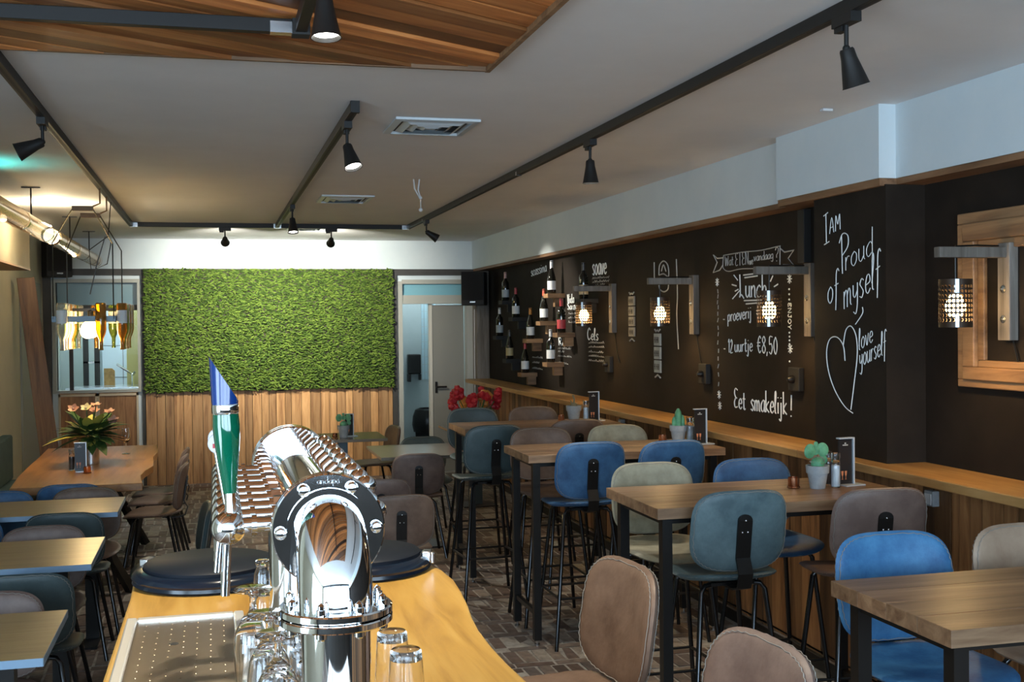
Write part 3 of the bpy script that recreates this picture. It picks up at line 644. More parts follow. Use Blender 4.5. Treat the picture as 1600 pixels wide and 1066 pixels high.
def seat_thing(kind, bx, by, ang, lea, label, group):
    """bx, by: where the top of the backrest stands; ang: 0 faces +Y"""
    a = math.radians(ang); fx, fy = -math.sin(a), math.cos(a); S = SETS[kind]
    t = thing('bar_stool' if kind == 'stool' else 'dining_chair', label, 'stool' if kind == 'stool' else 'chair', (bx + fx*.225, by + fy*.225, 0), a, group)
    s = put('seat', S['seat'], t, mat=LEA[lea]); put('stitching', S['stitch_s'], s)
    b = put('backrest', S['backrest'], t, mat=LEA[lea]); put('stitching', S['stitch_b'], b); put('stitching', S['stitch_r'], b)
    st = put('back_strap', S['strap'], t); put('screws', S['screws'], st)
    put('seat_frame', S['frame'], t)
    for m_ in S['legs']: put('leg', m_, t)
    for m_ in S['foot']: put('footrest', m_, t)
    return t
G1 = 'leather bar stools at the high tables'
for a in (
 (1.92, 3.95, 0, 'teal', 'grey teal leather bar stool with a black strap beside the round-eared cactus table'),
 (2.445, 3.84, -4, 'taupe', 'mauve brown leather bar stool with a black strap, next to the round-eared cactus and pier'),
 (1.95, 3.06, 180, 'bright_blue', 'bright blue leather bar stool facing the table below the picture frame'),
 (2.415, 3.06, 180, 'tan', 'light tan leather bar stool facing the table below the picture frame'),
 (1.90, 4.88, 180, 'beige', 'mottled beige leather bar stool at the free end of the round-eared cactus table'),
 (2.386, 4.87, 180, 'blue', 'blue leather bar stool tucked in behind the round-eared cactus table'),
 (1.945, 5.80, 0, 'blue', 'dark blue strapped bar stool at the free end of the column cactus table'),
 (2.385, 5.73, 3, 'blue', 'dark blue strapped bar stool on the wall side of the column cactus table'),
 (1.91, 6.72, 180, 'brown', 'brown leather bar stool on the far side of the table with the column cactus'),
 (2.40, 6.72, 180, 'beige', 'dull beige leather bar stool on the far side of the table with the column cactus'),
 (1.70, 6.96, 4, 'dark_teal', 'dark teal strapped bar stool at the free end of the withered cactus table'),
 (2.31, 7.17, 0, 'brown', 'dark brown bar stool between the column cactus table and the withered cactus table'),
 (1.87, 8.43, 180, 'dark_teal', 'grey teal bar stool between the withered cactus table and the red flowers'),
 (2.33, 8.40, 180, 'brown', 'brown bar stool behind the withered cactus table, under the wine bottles'),
 (1.075, 2.88, 97, 'brown', 'warm brown leather bar stool turned towards the oak bar, its back edge stitched'),
 (1.085, 2.10, 95, 'taupe', 'pinkish brown leather bar stool in the aisle at the table below the picture frame')):
    seat_thing('stool', *a, G1)
G2 = 'leather chairs at the low tables'
for a in (
 (-.86, 7.46, 0, 'blue', 'dark blue leather chair at the end of the long oak table'),
 (-.74, 7.28, 180, 'brown', 'brown leather chair at the laminate table closest to the long oak table'),
 (-1.22, 7.28, 180, 'blue', 'blue leather chair beside the brown one at the laminate table next to the oak table'),
 (-.76, 6.32, 0, 'dark_teal', 'dark teal leather chair with its back to the middle laminate table'),
 (-1.25, 6.32, 0, 'blue', 'blue leather chair beside the dark teal one between two laminate tables'),
 (-.80, 5.95, 180, 'taupe', 'grey brown leather chair behind the middle laminate table'),
 (-.74, 4.80, 0, 'dark_teal', 'dark teal leather chair on the bar side of the middle laminate table'),
 (-.80, 4.52, 180, 'taupe', 'pinkish brown leather chair at the laminate table closest to the bar'),
 (-.19, 8.35, 84, 'brown', 'brown leather chair along the oak table, first in the row from the bar'),
 (-.20, 8.90, 84, 'taupe', 'grey brown leather chair along the oak table, middle of the row'),
 (-.20, 9.37, 86, 'taupe', 'grey brown leather chair along the oak table, last of the row beside the planks'),
 (-.02, 6.45, 95, 'dark_teal', 'dark leather chair standing alone behind the beer taps'),
 (.99, 7.06, 0, 'taupe', 'brown leather chair just beyond the strapped one near the round bar hatches'),
 (1.01, 6.38, 0, 'brown', 'brown leather chair with a black strap beyond the round bar hatches'),
 (1.455, 8.36, -3, 'taupe', 'dark mauve leather chair with wide back at the square grey table'),
 (1.70, 9.62, 180, 'dark_teal', 'dark teal leather chair behind the square grey table'),
 (1.66, 10.75, 100, 'brown', 'dim brown leather chair at the end of the small table by the planks')):
    seat_thing('chair', *a, G2)

# ------------------------------------------------------------------ tables
def high_table(y0, y1, label):
    x0, x1, z = 1.62, 2.76, 1.036
    t = thing('bar_table', label, 'table', ((x0+x1)/2, (y0+y1)/2, 0), 0, 'high wooden tables along the chalkboard wall')
    L, W = (x1-x0)/2, (y1-y0)/2
    n = 4; pw = 2*W/n
    me = MB().box(-L, L, .0006, pw-.0006, z-.042, z).mesh('plank', M['table_wood'], False)
    for k in range(n): put('plank', me, t, (0, -W + k*pw, random.uniform(-.0006, .0004)), bevel=.0015)
    obj('top_frame', MB().box(-L+.06, L-.06, -W+.06, -W+.09, z-.07, z-.043).box(-L+.06, L-.06, W-.09, W-.06, z-.07, z-.043).box(-L+.04, -L+.07, -W+.06, W-.06, z-.07, z-.043).box(L-.07, L-.04, -W+.06, W-.06, z-.07, z-.043), M['black'], t, False)
    for sx in (-1, 1):
        for sy in (-1, 1):
            cx, cy = sx*(L-.055), sy*(W-.06)
            l = obj('leg', MB().box(cx-.02, cx+.02, cy-.02, cy+.02, .03, z-.043), M['black'], t, False)
            obj('adjusting_foot', MB().lathe([(.016,0),(.016,.008),(.007,.01),(.007,.03)], 10, Matrix.Translation((cx, cy, 0))), M['steel'], l)
        obj('stretcher', MB().box(sx*(L-.055)-.012, sx*(L-.055)+.012, -W+.08, W-.08, .16, .185), M['black'], t, False)
    return t
high_table(2.28, 2.81, 'high wooden bar table below the empty picture frame')
high_table(4.07, 4.66, 'high wooden bar table with a round-eared cactus beside the black pier')
high_table(5.91, 6.45, 'high wooden bar table with a column cactus under the lunch lettering')
high_table(7.50, 8.05, 'high wooden bar table with a small withered cactus near the wine bottles')
def laminate_table(y0, y1, label):
    x0, x1, z = -1.68, -.51, .75; t = thing('laminate_table', label, 'table', ((x0+x1)/2, (y0+y1)/2, 0), 0, 'low laminate tables along the beige wall side')
    L, W = (x1-x0)/2, (y1-y0)/2
    obj('tabletop', MB().box(-L, L, -W, W, z-.026, z), M['laminate'], t, False)
    obj('edge_band', MB().box(-L, L, -W-.002, -W-.0002, z-.026, z-.0005).box(-L, L, W+.0002, W+.002, z-.026, z-.0005).box(L+.0002, L+.002, -W, W, z-.026, z-.0005), M['daylit_edge'], t, False)
    for sx in (-1, 1):
        obj('pedestal', MB().box(sx*(L-.16)-.035, sx*(L-.16)+.035, -.035, .035, .012, z-.027), M['black'], t, False)
        obj('base_plate', MB().box(sx*(L-.16)-.04, sx*(L-.16)+.04, -W+.06, W-.06, 0, .012), M['black'], t, False)
laminate_table(6.52, 7.09, 'low laminate table closest to the long oak table')
laminate_table(5.12, 5.77, 'low laminate table in the middle of its row')
laminate_table(3.71, 4.32, 'low laminate table closest to the beer taps')
def oak_table():
    t = thing('oak_table', 'long oak table with a wavy natural edge below the bottle chandelier', 'table', (-.86, 8.8, 0))
    z = .76
    right = [(.42,-1.2),(.40,-1.0),(.385,-.8),(.40,-.55),(.44,-.3),(.43,0),(.41,.3),(.43,.6),(.42,.9),(.40,1.2)]
    left = [(-.45,1.2),(-.43,.6),(-.42,0),(-.40,-.6),(-.36,-1.2)]
    obj('tabletop', MB().prism(right+left, z-.05, z), M['oak_table'], t, False, .005)
    for sy in (-1, 1):
        l = obj('leg', MB().tube([(-.32, sy*.85, 0), (.05, sy*.85, z-.051)], .035, 4).tube([(.32, sy*.85, 0), (-.05, sy*.85, z-.051)], .035, 4), M['black'], t, False)
    obj('underframe', MB().box(-.05, .05, -.86, .86, z-.09, z-.051), M['black'], t, False)
    for x in (.08, .14): obj('hook', MB().tube([(x,-1.1,z-.052),(x,-1.1,z-.13)], .008, 6), M['steel'], t)
oak_table()
def square_table(x0, x1, y0, y1, label, z=.75, name='cafe_table'):
    t = thing(name, label, 'table', ((x0+x1)/2, (y0+y1)/2, 0), 0); L, W = (x1-x0)/2, (y1-y0)/2
    obj('tabletop', MB().box(-L, L, -W, W, z-.025, z), P('grey_top_%d' % int(x0*100), (.16,.14,.11), .22), t, False, .002)
    obj('pedestal', MB().box(-.04, .04, -.04, .04, .012, z-.026), P('steel_post_%d' % int(x0*100), (.05,.075,.09), .4, .3), t, False)
    obj('base_plate', MB().box(-.165, .165, -.165, .165, 0, .012), M['black'], t, False, .004)
square_table(1.20, 1.92, 8.52, 9.38, 'square grey topped table standing in the middle of the room')
square_table(.75, 1.46, 9.95, 10.6, 'small grey topped table in front of the light planks')
square_table(2.12, 2.75, 10.45, 11.05, 'small grey topped table with red flowers near the door')
def bench():
    t = thing('wall_bench', 'dark teal upholstered bench against the beige wall beside the oak table', 'bench', (-1.52, 9.0, 0))
    m_ = mottled('bench_teal', (.035,.075,.085), (.05,.10,.11), .7, 8, .1)
    obj('seat', MB().box(-.21, .09, -1.5, 1.5, .34, .46), m_, t, False, .02); obj('backrest', MB().box(-.225, -.13, -1.5, 1.5, .461, .84), m_, t, False, .02); obj('base', MB().box(-.2, .05, -1.48, 1.48, 0, .34), M['matte_black'], t, False)
bench()

# ------------------------------------------------------------------ things on the tables
def cactus_pot(x, y, z, kind, label, s=1.0):
    t = thing('potted_cactus', label, 'potted cactus', (x, y, z), random.uniform(-.3, .3)); t.scale = (s, s, s)
    p = obj('pot', MB().lathe([(.030,0),(.040,.062),(.045,.062),(.047,.092),(.041,.092),(.038,.07),(0,.07)], 24), M['pot'], t)
    obj('soil', MB().lathe([(0,.0805),(.0385,.0805),(.0385,.071),(0,.071)], 20), M['soil'], t)
    if kind == 'ears':
        c = obj('body', MB().sphere((0,0,.100), .027, 16, 12, (1,1,.95)), M['cactus'], t)
        for (dx, dz, r, a) in ((-.034,.150,.027,.35), (.036,.152,.026,-.35), (.002,.150,.017,0), (.040,.112,.018,-.9), (-.002,.176,.010,-.1)):
            obj('pad', MB().sphere((0,0,0), r, 14, 10, (1,.2,1.12)), M['cactus'], t, loc=(dx, .008 + .006*random.uniform(-1,1), dz), rot=(0, a, -.25+random.uniform(-.15,.15)))
        sp = MB()
        for k in range(70):
            a = random.uniform(0, 6.28); e = random.uniform(0, 1.4); d = Vector((math.cos(a)*math.cos(e), math.sin(a)*math.cos(e), math.sin(e)))
            p0 = Vector((0,0,.100)) + d*.026; sp.tube([p0, p0+d*.007], .0006, 3)
        obj('spines', sp, M['stitch'], t)
    elif kind == 'column':
        n = 10; prof = MB()
        for (dx, h, r) in ((0,.105,.020), (-.024,.062,.011), (.024,.07,.012)):
            pts = []; rr = []
            for k in range(7):
                f = k/6; pts.append((dx, 0, .075 + h*f)); rr.append(r*math.sqrt(max(.04, 1-(max(0, f-.55)/.47)**2)))
            prof.tube(pts, rr, 10)
        obj('body', prof, M['cactus'], t)
    else:
        obj('body', MB().sphere((0,0,.09), .022, 12, 8).tube([(0,0,.09),(.004,0,.13),(-.004,.004,.155)], .005, 6).tube([(-.006,0,.09),(-.022,0,.125)], .004, 6), P('withered', (.16,.14,.08), .8), t)
    return t
def menu_stand(x, y, z, label, rz=0, h=.205, logo=True):
    t = thing('menu_stand', label, 'menu stand', (x, y, z), rz)
    obj('holder', MB().box(.034, .041, -.012, .012, 0, h).box(-.04, .034, -.012, .012, h-.006, h).box(-.03, .07, -.045, .045, 0, .006), M['alu'], t, False, .001)
    c = obj('card', MB().box(-.036, .0335, -.004, .004, .0065, h-.0065), M['card'], t, False)
    pr = MB().box(-.018, .010, -.0052, -.0042, h-.035, h-.030).box(-.008, .0, -.0052, -.0042, h-.028, h-.022)
    obj('print', pr, M['chalk_dim'], c, False)
    g = MB()
    for dx in (-.02, -.002): g.prism([(dx-.006,.062),(dx+.006,.062),(dx+.004,.045),(dx+.001,.040),(dx+.001,.028),(dx+.005,.026),(dx-.005,.026),(dx-.001,.028),(dx-.001,.040),(dx-.004,.045)], .0042, .0052, Matrix.Rotation(math.pi/2, 4, 'X'))
    obj('glass_picture', g, P('drink_print', (.60,.22,.10), .5), c, False)
def shaker(x, y, z, fill, label, grp):
    t = thing('spice_shaker', label, 'shaker', (x, y, z), 0, grp); t.scale = (1.12, 1.12, 1.12)
    obj('jar', MB().lathe([(.017,0),(.018,.003),(.018,.085),(.015,.10),(.0185,.115),(.0185,.13),(.0165,.13),(.0155,.10),(.0165,.085),(.0165,.004),(0,.004)], 16), M['clear'], t)
    obj('filling', MB().lathe([(0,.005),(.0158,.005),(.0158,.082),(0,.082)], 14), fill, t)
def tealight(x, y, z, label):
    t = thing('tealight_holder', label, 'candle holder', (x, y, z), 0, 'copper tealight holders')
    obj('cup', MB().lathe([(.022,0),(.024,.004),(.024,.045),(.022,.045),(.021,.008),(0,.008)], 18), M['copper'], t)
    obj('wax', MB().lathe([(0,.009),(.0195,.009),(.0195,.026),(0,.026)], 14), M['cap_w'], t); obj('foot_ring', MB().lathe([(.026,0),(.028,.003),(.026,.007),(.023,.007)], 18, None, True, False), M['copper'], t)
pepper = P('pepper', (.05,.04,.035), .8)
GS = 'salt and pepper shakers'
z = 1.0365
cactus_pot(2.455, 4.36, z, 'ears', 'grey pot with a flat round-eared green cactus on the bar table by the pier', 1.05); tealight(2.365, 4.40, z, 'copper tealight holder beside the round-eared cactus')
shaker(2.54, 4.36, z, M['salt'], 'glass salt shaker beside the round-eared cactus', GS); shaker(2.55, 4.44, z, pepper, 'glass pepper shaker beside the round-eared cactus', GS); menu_stand(2.61, 4.40, z, 'aluminium stand with black drinks card beside the round-eared cactus', .15)
cactus_pot(2.62, 6.25, z, 'column', 'grey pot with a column cactus on the bar table under the lunch lettering', 1.1); tealight(2.53, 6.27, z, 'copper tealight holder beside the column cactus')
shaker(2.70, 6.27, z, M['salt'], 'glass salt shaker beside the column cactus', GS); shaker(2.71, 6.20, z, pepper, 'glass pepper shaker beside the column cactus', GS); menu_stand(2.70, 6.12, z, 'aluminium stand with black drinks card beside the column cactus', .1)
cactus_pot(2.49, 7.85, z, 'withered', 'grey pot with a small withered cactus on the bar table near the wine bottles', 1.2); tealight(2.40, 7.86, z, 'copper tealight holder beside the small withered cactus')
shaker(2.585, 7.86, z, M['salt'], 'glass salt shaker beside the small withered cactus', GS); menu_stand(2.63, 7.82, z, 'aluminium stand with black drinks card beside the small withered cactus', .1, .21)
z = .7505
cactus_pot(1.10, 10.15, z, 'ears', 'grey pot with a pale green eared cactus on the small table by the planks', 1.15); menu_stand(1.16, 10.25, z, 'aluminium stand with black card on the small table by the planks', .1, .2)
tealight(1.02, 10.1, z, 'copper tealight holder on the small table by the planks')
# red flowers by the door
t = thing('red_flowers', 'bunch of red flowers in a bowl on the small table near the door', 'flowers', (2.42, 10.72, z))
obj('bowl', MB().lathe([(.05,0),(.09,.06),(.10,.13),(.095,.13),(.085,.06),(0,.02)], 20), M['pot'], t)
random.seed(3)
for k in range(16):
    x, y_, zz = random.uniform(-.22,.22), random.uniform(-.08,.08), random.uniform(.18,.34)
    fl = obj('blossom', MB().ico((0,0,0), .05, 1, (1,1,.7)).ico((.03,.01,.01), .04, 1).ico((-.03,-.01,.02), .038, 1), M['petal_r'] if k % 6 else P('orange_petal_%d' % k, (.55,.22,.04), .5), t, False, loc=(x, y_, zz), rot=(random.uniform(0,3), random.uniform(0,3), 0))
    obj('stem', MB().tube([(0,0,.05), (x*.5, y_*.5, .12), (x, y_, zz)], .004, 5), M['leaf'], t)
# bouquet on the oak table
def leafmesh(mb, base, d, L, W, droop=.3):
    d = Vector(d).normalized(); side = d.cross(Vector((0,0,1)))
    if side.length < 1e-3: side = Vector((1,0,0))
    side.normalize(); base = Vector(base); prev = None
    for k in range(6):
        f = k/5; c = base + d*L*f + Vector((0,0,-droop*L*f*f)); w_ = W*math.sin(math.pi*min(.98, .08+f*.92))
        ring = [mb.bm.verts.new(c-side*w_), mb.bm.verts.new(c+Vector((0,0,-.2*w_))), mb.bm.verts.new(c+side*w_)]
        if prev:
            for j in range(2): mb.bm.faces.new((prev[j], prev[j+1], ring[j+1], ring[j]))
        prev = ring
t = thing('flower_bouquet', 'bouquet of green leaves, pink and yellow blossoms in a steel vase on the oak table', 'bouquet', (-.86, 8.75, .7605))
obj('vase', MB().lathe([(.055,0),(.06,.004),(.06,.19),(.056,.19),(.054,.01),(0,.01)], 24), M['steel'], t)
for k in range(72):
    a = random.uniform(0, 6.28); e = random.uniform(-.15, 1.1); d = (math.cos(a)*math.cos(e), math.sin(a)*math.cos(e), math.sin(e))
    mb = MB(); leafmesh(mb, (d[0]*.05, d[1]*.05, .20+d[2]*.04), d, random.uniform(.16,.30), random.uniform(.028,.05)); obj('leaf', mb, M['leaf'] if k % 7 else M['petal_y'], t)
for k, (x, zz, mt) in enumerate(((-.10,.40,'petal_p'), (-.02,.40,'petal_c'), (.05,.42,'petal_p'), (.14,.37,'petal_p'), (.17,.31,'petal_p'), (.03,.38,'petal_p'), (-.03,.24,'petal_y'), (.05,.25,'petal_y'))):
    mb = MB(); y_ = random.uniform(-.12,-.02)
    for j in range(5): leafmesh(mb, (0,0,0), (math.cos(j*1.257), math.sin(j*1.257), .8), .06, .02, .2)
    mb.sphere((0,0,.01), .012, 8, 6); f_ = obj('blossom', mb, M[mt], t, loc=(x, y_, zz), rot=(random.uniform(.2,.9), random.uniform(-.4,.4), 0)); f_.scale = (.9,)*3
    obj('stem', MB().tube([(0,0,.16), (x*.5,y_*.5,.26), (x,y_,zz)], .004, 5), M['leaf'], t)
menu_stand(-.885, 8.33, .7605, 'aluminium stand with a black and white card on the oak table', .05, .2)
tealight(-.83, 8.22, .7605, 'copper tealight holder on the oak table')
t = thing('wine_glass', 'clear stemmed glass beside the bouquet on the oak table', 'glass', (-.66, 9.35, .7605)); obj('glass', MB().lathe([(.032,0),(.032,.003),(.004,.008),(.004,.08),(.03,.11),(.034,.15),(.028,.2),(.0265,.2),(.0325,.15),(.028,.112),(0,.085)], 18), M['clear'], t)
shaker(-.95, 8.42, .7605, pepper, 'glass pepper shaker on the oak table', GS)

# ------------------------------------------------------------------ picture frame on the chalkboard wall
def frame():
    t = thing('picture_frame', 'large empty wooden picture frame on the chalkboard wall', 'picture frame', (XR, 0, 0))
    Y0, Y1, Z0, Z1 = 2.95, 4.275, 1.455, 2.187
    for (a, b_, c, wd) in ((0, .028, 'outer_moulding', .045), (.045, .04, 'middle_moulding', .075), (.12, .022, 'inner_moulding', .04)):
        y0, y1, z0, z1 = Y0+a, Y1-a*1.05, Z0+a*.72, Z1-a; w_ = wd; k = .72
        mb = MB().box(-b_, -.0005, y0, y1, z0, z0+w_*k).box(-b_, -.0005, y0, y1, z1-w_, z1).box(-b_, -.0005, y0, y0+w_, z0+w_*k, z1-w_).box(-b_, -.0005, y1-w_, y1, z0+w_*k, z1-w_)
        obj(c, mb, M['frame_wood'], t, False, .005)
frame()
# ------------------------------------------------------------------ wall lamps
def perforated(r, h, n=26, rows=8):
    mb = MB(); bm = mb.bm; top = .02
    def pt(a, z): return bm.verts.new((r*math.cos(a), r*math.sin(a), z))
    da = 2*math.pi/n; dz = (h-2*top)/rows
    for i in range(n):
        a0 = i*da; a1 = a0+da; am = (a0+a1)/2
        for (z0, z1) in ((0, top), (h-top, h)):
            bm.faces.new((pt(a0,z0), pt(a1,z0), pt(a1,z1), pt(a0,z1)))
        for k in range(rows):
            z0 = top + k*dz; z1 = z0+dz; zm = (z0+z1)/2; ra = da*.36; rz = dz*.36
            O = [pt(a0,z0), pt(am,z0), pt(a1,z0), pt(a1,zm), pt(a1,z1), pt(am,z1), pt(a0,z1), pt(a0,zm)]
            I = [pt(am+ra*math.cos(q), zm+rz*math.sin(q)) for q in [math.radians(v) for v in (225,270,315,0,45,90,135,180)]]
            for j in range(8): bm.faces.new((O[j], O[(j+1)%8], I[(j+1)%8], I[j]))
    bmesh.ops.remove_doubles(bm, verts=bm.verts[:], dist=.0003)
    return mb
shadeM = perforated(.064, .19).mesh('shade', P('shade_black', (.045,.026,.015), .5, .4)); 
bulbM = MB().lathe([(0,-.052),(.022,-.047),(.037,-.022),(.038,0),(.028,.026),(.015,.044),(.014,.05),(0,.05)], 18).mesh('bulb', M['bulb'])
def wall_lamp(y, label, e=6.0):
    t = thing('wall_lamp', label, 'wall lamp', (XR, y, 0), 0, 'wall lamps with perforated shades')
    obj('post', MB().box(-.042, -.0005, -.036, .036, 1.655, 2.045), M['grey_wood'], t, False, .003)
    obj('arm', MB().box(-.345, -.0425, -.02, .02, 1.985, 2.027), M['grey_wood'], t, False, .003)
    for z in (1.74, 1.86): obj('bolt', MB().lathe([(.016,0),(.016,.003),(.006,.006),(.005,.009),(0,.010)], 14, Matrix.Translation((-.0425, 0, z)) @ Matrix.Rotation(-math.pi/2, 4, 'Y')), M['steel'], t)
    x = -.262
    obj('cord', MB().tube([(x,0,1.984),(x,0,1.885)], .003, 6).tube([(x,.0,2.03),(-.17,.0,2.034),(-.04,.03,2.035),(-.012,.04,1.9),(-.012,.0,1.70),(-.012,-.08,1.48),(-.012,-.13,1.42)], .004, 6), M['black'], t)
    s = put('shade', shadeM, t, (x, 0, 1.71))
    obj('cap', MB().lathe([(0,.186),(.0635,.186),(.0635,.190),(0,.190)], 24), M['black'], s)
    obj('seam_highlight', MB().box(-.007, .007, -.0665, -.0645, .135, .189).box(-.007, .007, -.0665, -.0645, .001, .05), M['alu'], s, False, rot=(0,0,math.radians(-30)))  # strips stand in for the daylight highlight along the shade's seam
    obj('socket', MB().lathe([(.016,.135),(.016,.185),(.004,.19)], 12), M['steel'], s)
    put('bulb', bulbM, s, (0, 0, .09))
    lamp('bulb_light', 'POINT', s, (0, 0, .03), e, (1,.66,.30), shadow_soft_size=.03)
wall_lamp(3.96, 'perforated lamp on a wooden wall bracket inside the picture frame')
wall_lamp(5.53, 'perforated lamp on a wooden wall bracket in front of the lunch lettering')
wall_lamp(7.06, 'perforated lamp on a wooden wall bracket between the two hanging signs')
wall_lamp(8.66, 'perforated lamp on a wooden wall bracket next to the wine bottles')
tag(obj('wall_batten', MB().box(XR-.045, XR-.0005, 5.555, 5.625, 2.05, 2.335), M['matte_black'], None, False, .003), 'short black upright batten on the wall above the lamp beside the pier', 'batten')
for y, z, lb in ((5.70, 1.42, 'black wall socket box with plug under the lunch lettering'), (6.91, 1.40, 'black wall socket box beside the border of the lunch lettering'), (8.77, 1.40, 'black wall socket box under the lamp near the wine bottles')):
    t = thing('wall_socket', lb, 'socket', (XR, y, z), 0, 'black wall sockets'); obj('box', MB().box(-.035, -.0005, -.06, .06, -.065, .065), M['matte_black'], t, False, .005); obj('plug', MB().lathe([(.022,0),(.022,.02),(.012,.035),(.0,.036)], 12, Matrix.Translation((-.0355,0,0)) @ Matrix.Rotation(-math.pi/2, 4, 'Y')), M['black'], t)
for y, lb in ((4.9, 'small grey socket box below the ledge under the pier'), (4.22, 'small grey socket box below the ledge under the picture frame'), (8.0, 'small grey socket box below the ledge by the withered cactus')):
    t = thing('ledge_socket', lb, 'socket', (2.925, y, .99), 0, 'grey sockets below the ledge'); obj('box', MB().box(-.035, -.002, -.03, .03, -.03, .035), M['pot'], t, False, .004); obj('cover', MB().box(-.039, -.0355, -.022, .022, -.022, .022), M['cap_w'], t, False)

# ------------------------------------------------------------------ wine bottles on little wall shelves
def bprof(kind, h):
    s = h/.30
    if kind == 'slope': p = [(0,0),(.036,0),(.039,.005),(.039,.125),(.034,.155),(.022,.20),(.0145,.23),(.0135,.285),(.015,.287),(.015,.296),(.012,.30),(0,.30)]
    else: p = [(0,0),(.035,0),(.0375,.005),(.0375,.175),(.034,.195),(.018,.215),(.0145,.23),(.0135,.285),(.015,.287),(.015,.296),(.012,.30),(0,.30)]
    return [(r, z*s) for r, z in p]
BOT = {k: MB().lathe(bprof(k, .30), 20).mesh('glass_body', M['wine']) for k in ('slope', 'straight')}
LAB = MB().lathe([(.0395,.035),(.0395,.115)], 20, None, False, False).mesh('label', M['paper_label'])
CAP = MB().lathe([(.0152,.235),(.0150,.301),(0,.302)], 16, None, False, True).mesh('capsule', M['cap_w'])
def wine(y, z, kind, cap, lab, label, blue=False, shelf=True, pale=True):
    t = thing('wine_bottle', label, 'wine bottle', (2.995, y, z+.0006), random.uniform(0, 6), 'wine bottles on wall shelves')
    put('glass_body', BOT[kind], t); put('label', LAB, t, mat=lab); put('capsule', CAP, t, mat=cap)
    if shelf:
        s = thing('bottle_shelf', 'small block shelf under the ' + label.split(' on its')[0], 'shelf', (XR, y, z), 0, 'little shelves for wine bottles')
        obj('board', MB().box(-.165, -.0005, -.075, .075, -.04, 0), M['block_wood'] if pale else M['matte_black'], s, False, .002)
        obj('bracket', MB().box(-.085, -.0005, -.03, .03, -.12, -.0405), M['block_wood'] if pale else M['matte_black'], s, False, .002)
W_, R_, O_, K_ = M['cap_w'], M['cap_r'], M['cap_o'], P('dark_capsule', (.03,.028,.03), .3)
grey_l = P('grey_label', (.34,.38,.40), .5)
wine(11.78, 1.974, 'straight', P('rose_capsule', (.40,.24,.23), .4), grey_l, 'wine bottle with a pale rose cap and grey blue label on its black shelf', pale=False)
wine(11.36, 1.796, 'straight', R_, M['paper_label'], 'red capped wine bottle with a tall white label on its black shelf', pale=False)
wine(12.05, 1.600, 'straight', W_, grey_l, 'white capped wine bottle with a grey label on its black shelf by the timber post', pale=False)
wine(11.63, 1.363, 'slope', K_, P('gold_label', (.40,.32,.16), .5), 'dark wine bottle with a tiny gold label on its black shelf above the ledge', pale=False)
wine(10.81, 1.583, 'slope', O_, M['paper_label'], 'wine bottle with an orange cap and white label on its wooden shelf')
wine(10.33, 1.753, 'slope', P('coral_capsule', (.50,.09,.05), .4), M['paper_label'], 'wine bottle with a coral red cap and white label on its wooden shelf')
wine(10.07, 2.003, 'slope', W_, P('white_label', (.74,.74,.74), .6), 'topmost white capped wine bottle with a white label on its wooden shelf')
wine(9.78, 1.649, 'straight', R_, M['red_label'], 'wine bottle with a red cap and red label on its wooden shelf')
wine(10.12, 1.375, 'straight', W_, M['paper_label'], 'white capped wine bottle with a small label on its low wooden shelf')
wine(11.02, 1.245, 'slope', R_, M['paper_label'], 'red capped bottle with white label on its wooden shelf, the lowest one above the ledge')
wine(9.14, 1.936, 'straight', K_, P('tan_label', (.42,.37,.26), .6), 'dark wine bottle with a tan label on its dark shelf beside the wall lamp', pale=False)
# hanging signs
def plaques(y, z0, z1, n, label, colr):
    t = thing('hanging_sign', label, 'sign', (XR, y, z0)); h = (z1-z0)/n
    mt = mottled('plaque_%d' % int(y*10), colr, tuple(c*1.35 for c in colr), .7, 14, .1)
    for k in range(n):
        o = obj('plaque', MB().box(-.014, -.001, -.06, .06, k*h+.004, (k+1)*h-.004), mt, t, False, .003)
        d = MB()
        for j in range(3):
            yy = -.035 + .03*j + random.uniform(-.004,.004); d.box(-.0155, -.0142, yy, yy+.012, k*h+h*.25, k*h+h*.7).box(-.0155, -.0142, yy, yy+.02, k*h+h*.45, k*h+h*.53)
        obj('print', d, M['matte_black'], o, False)
    obj('bow', MB().tube([(-.008,-.05,z1-z0+.025),(-.008,-.02,z1-z0+.01),(-.008,.0,z1-z0+.02),(-.008,.03,z1-z0+.01),(-.008,.05,z1-z0+.025)], .006, 6).tube([(-.008,-.05,-.03),(-.008,0,-.012),(-.008,.05,-.03)], .006, 6), M['chalk_dim'], t)
plaques(8.265, 1.625, 1.94, 4, 'hanging sign of four pale wooden plaques between two wall lamps', (.34,.30,.24))
plaques(7.745, 1.37, 1.66, 3, 'grey hanging sign of three plaques under the chalk emblem', (.26,.29,.29))

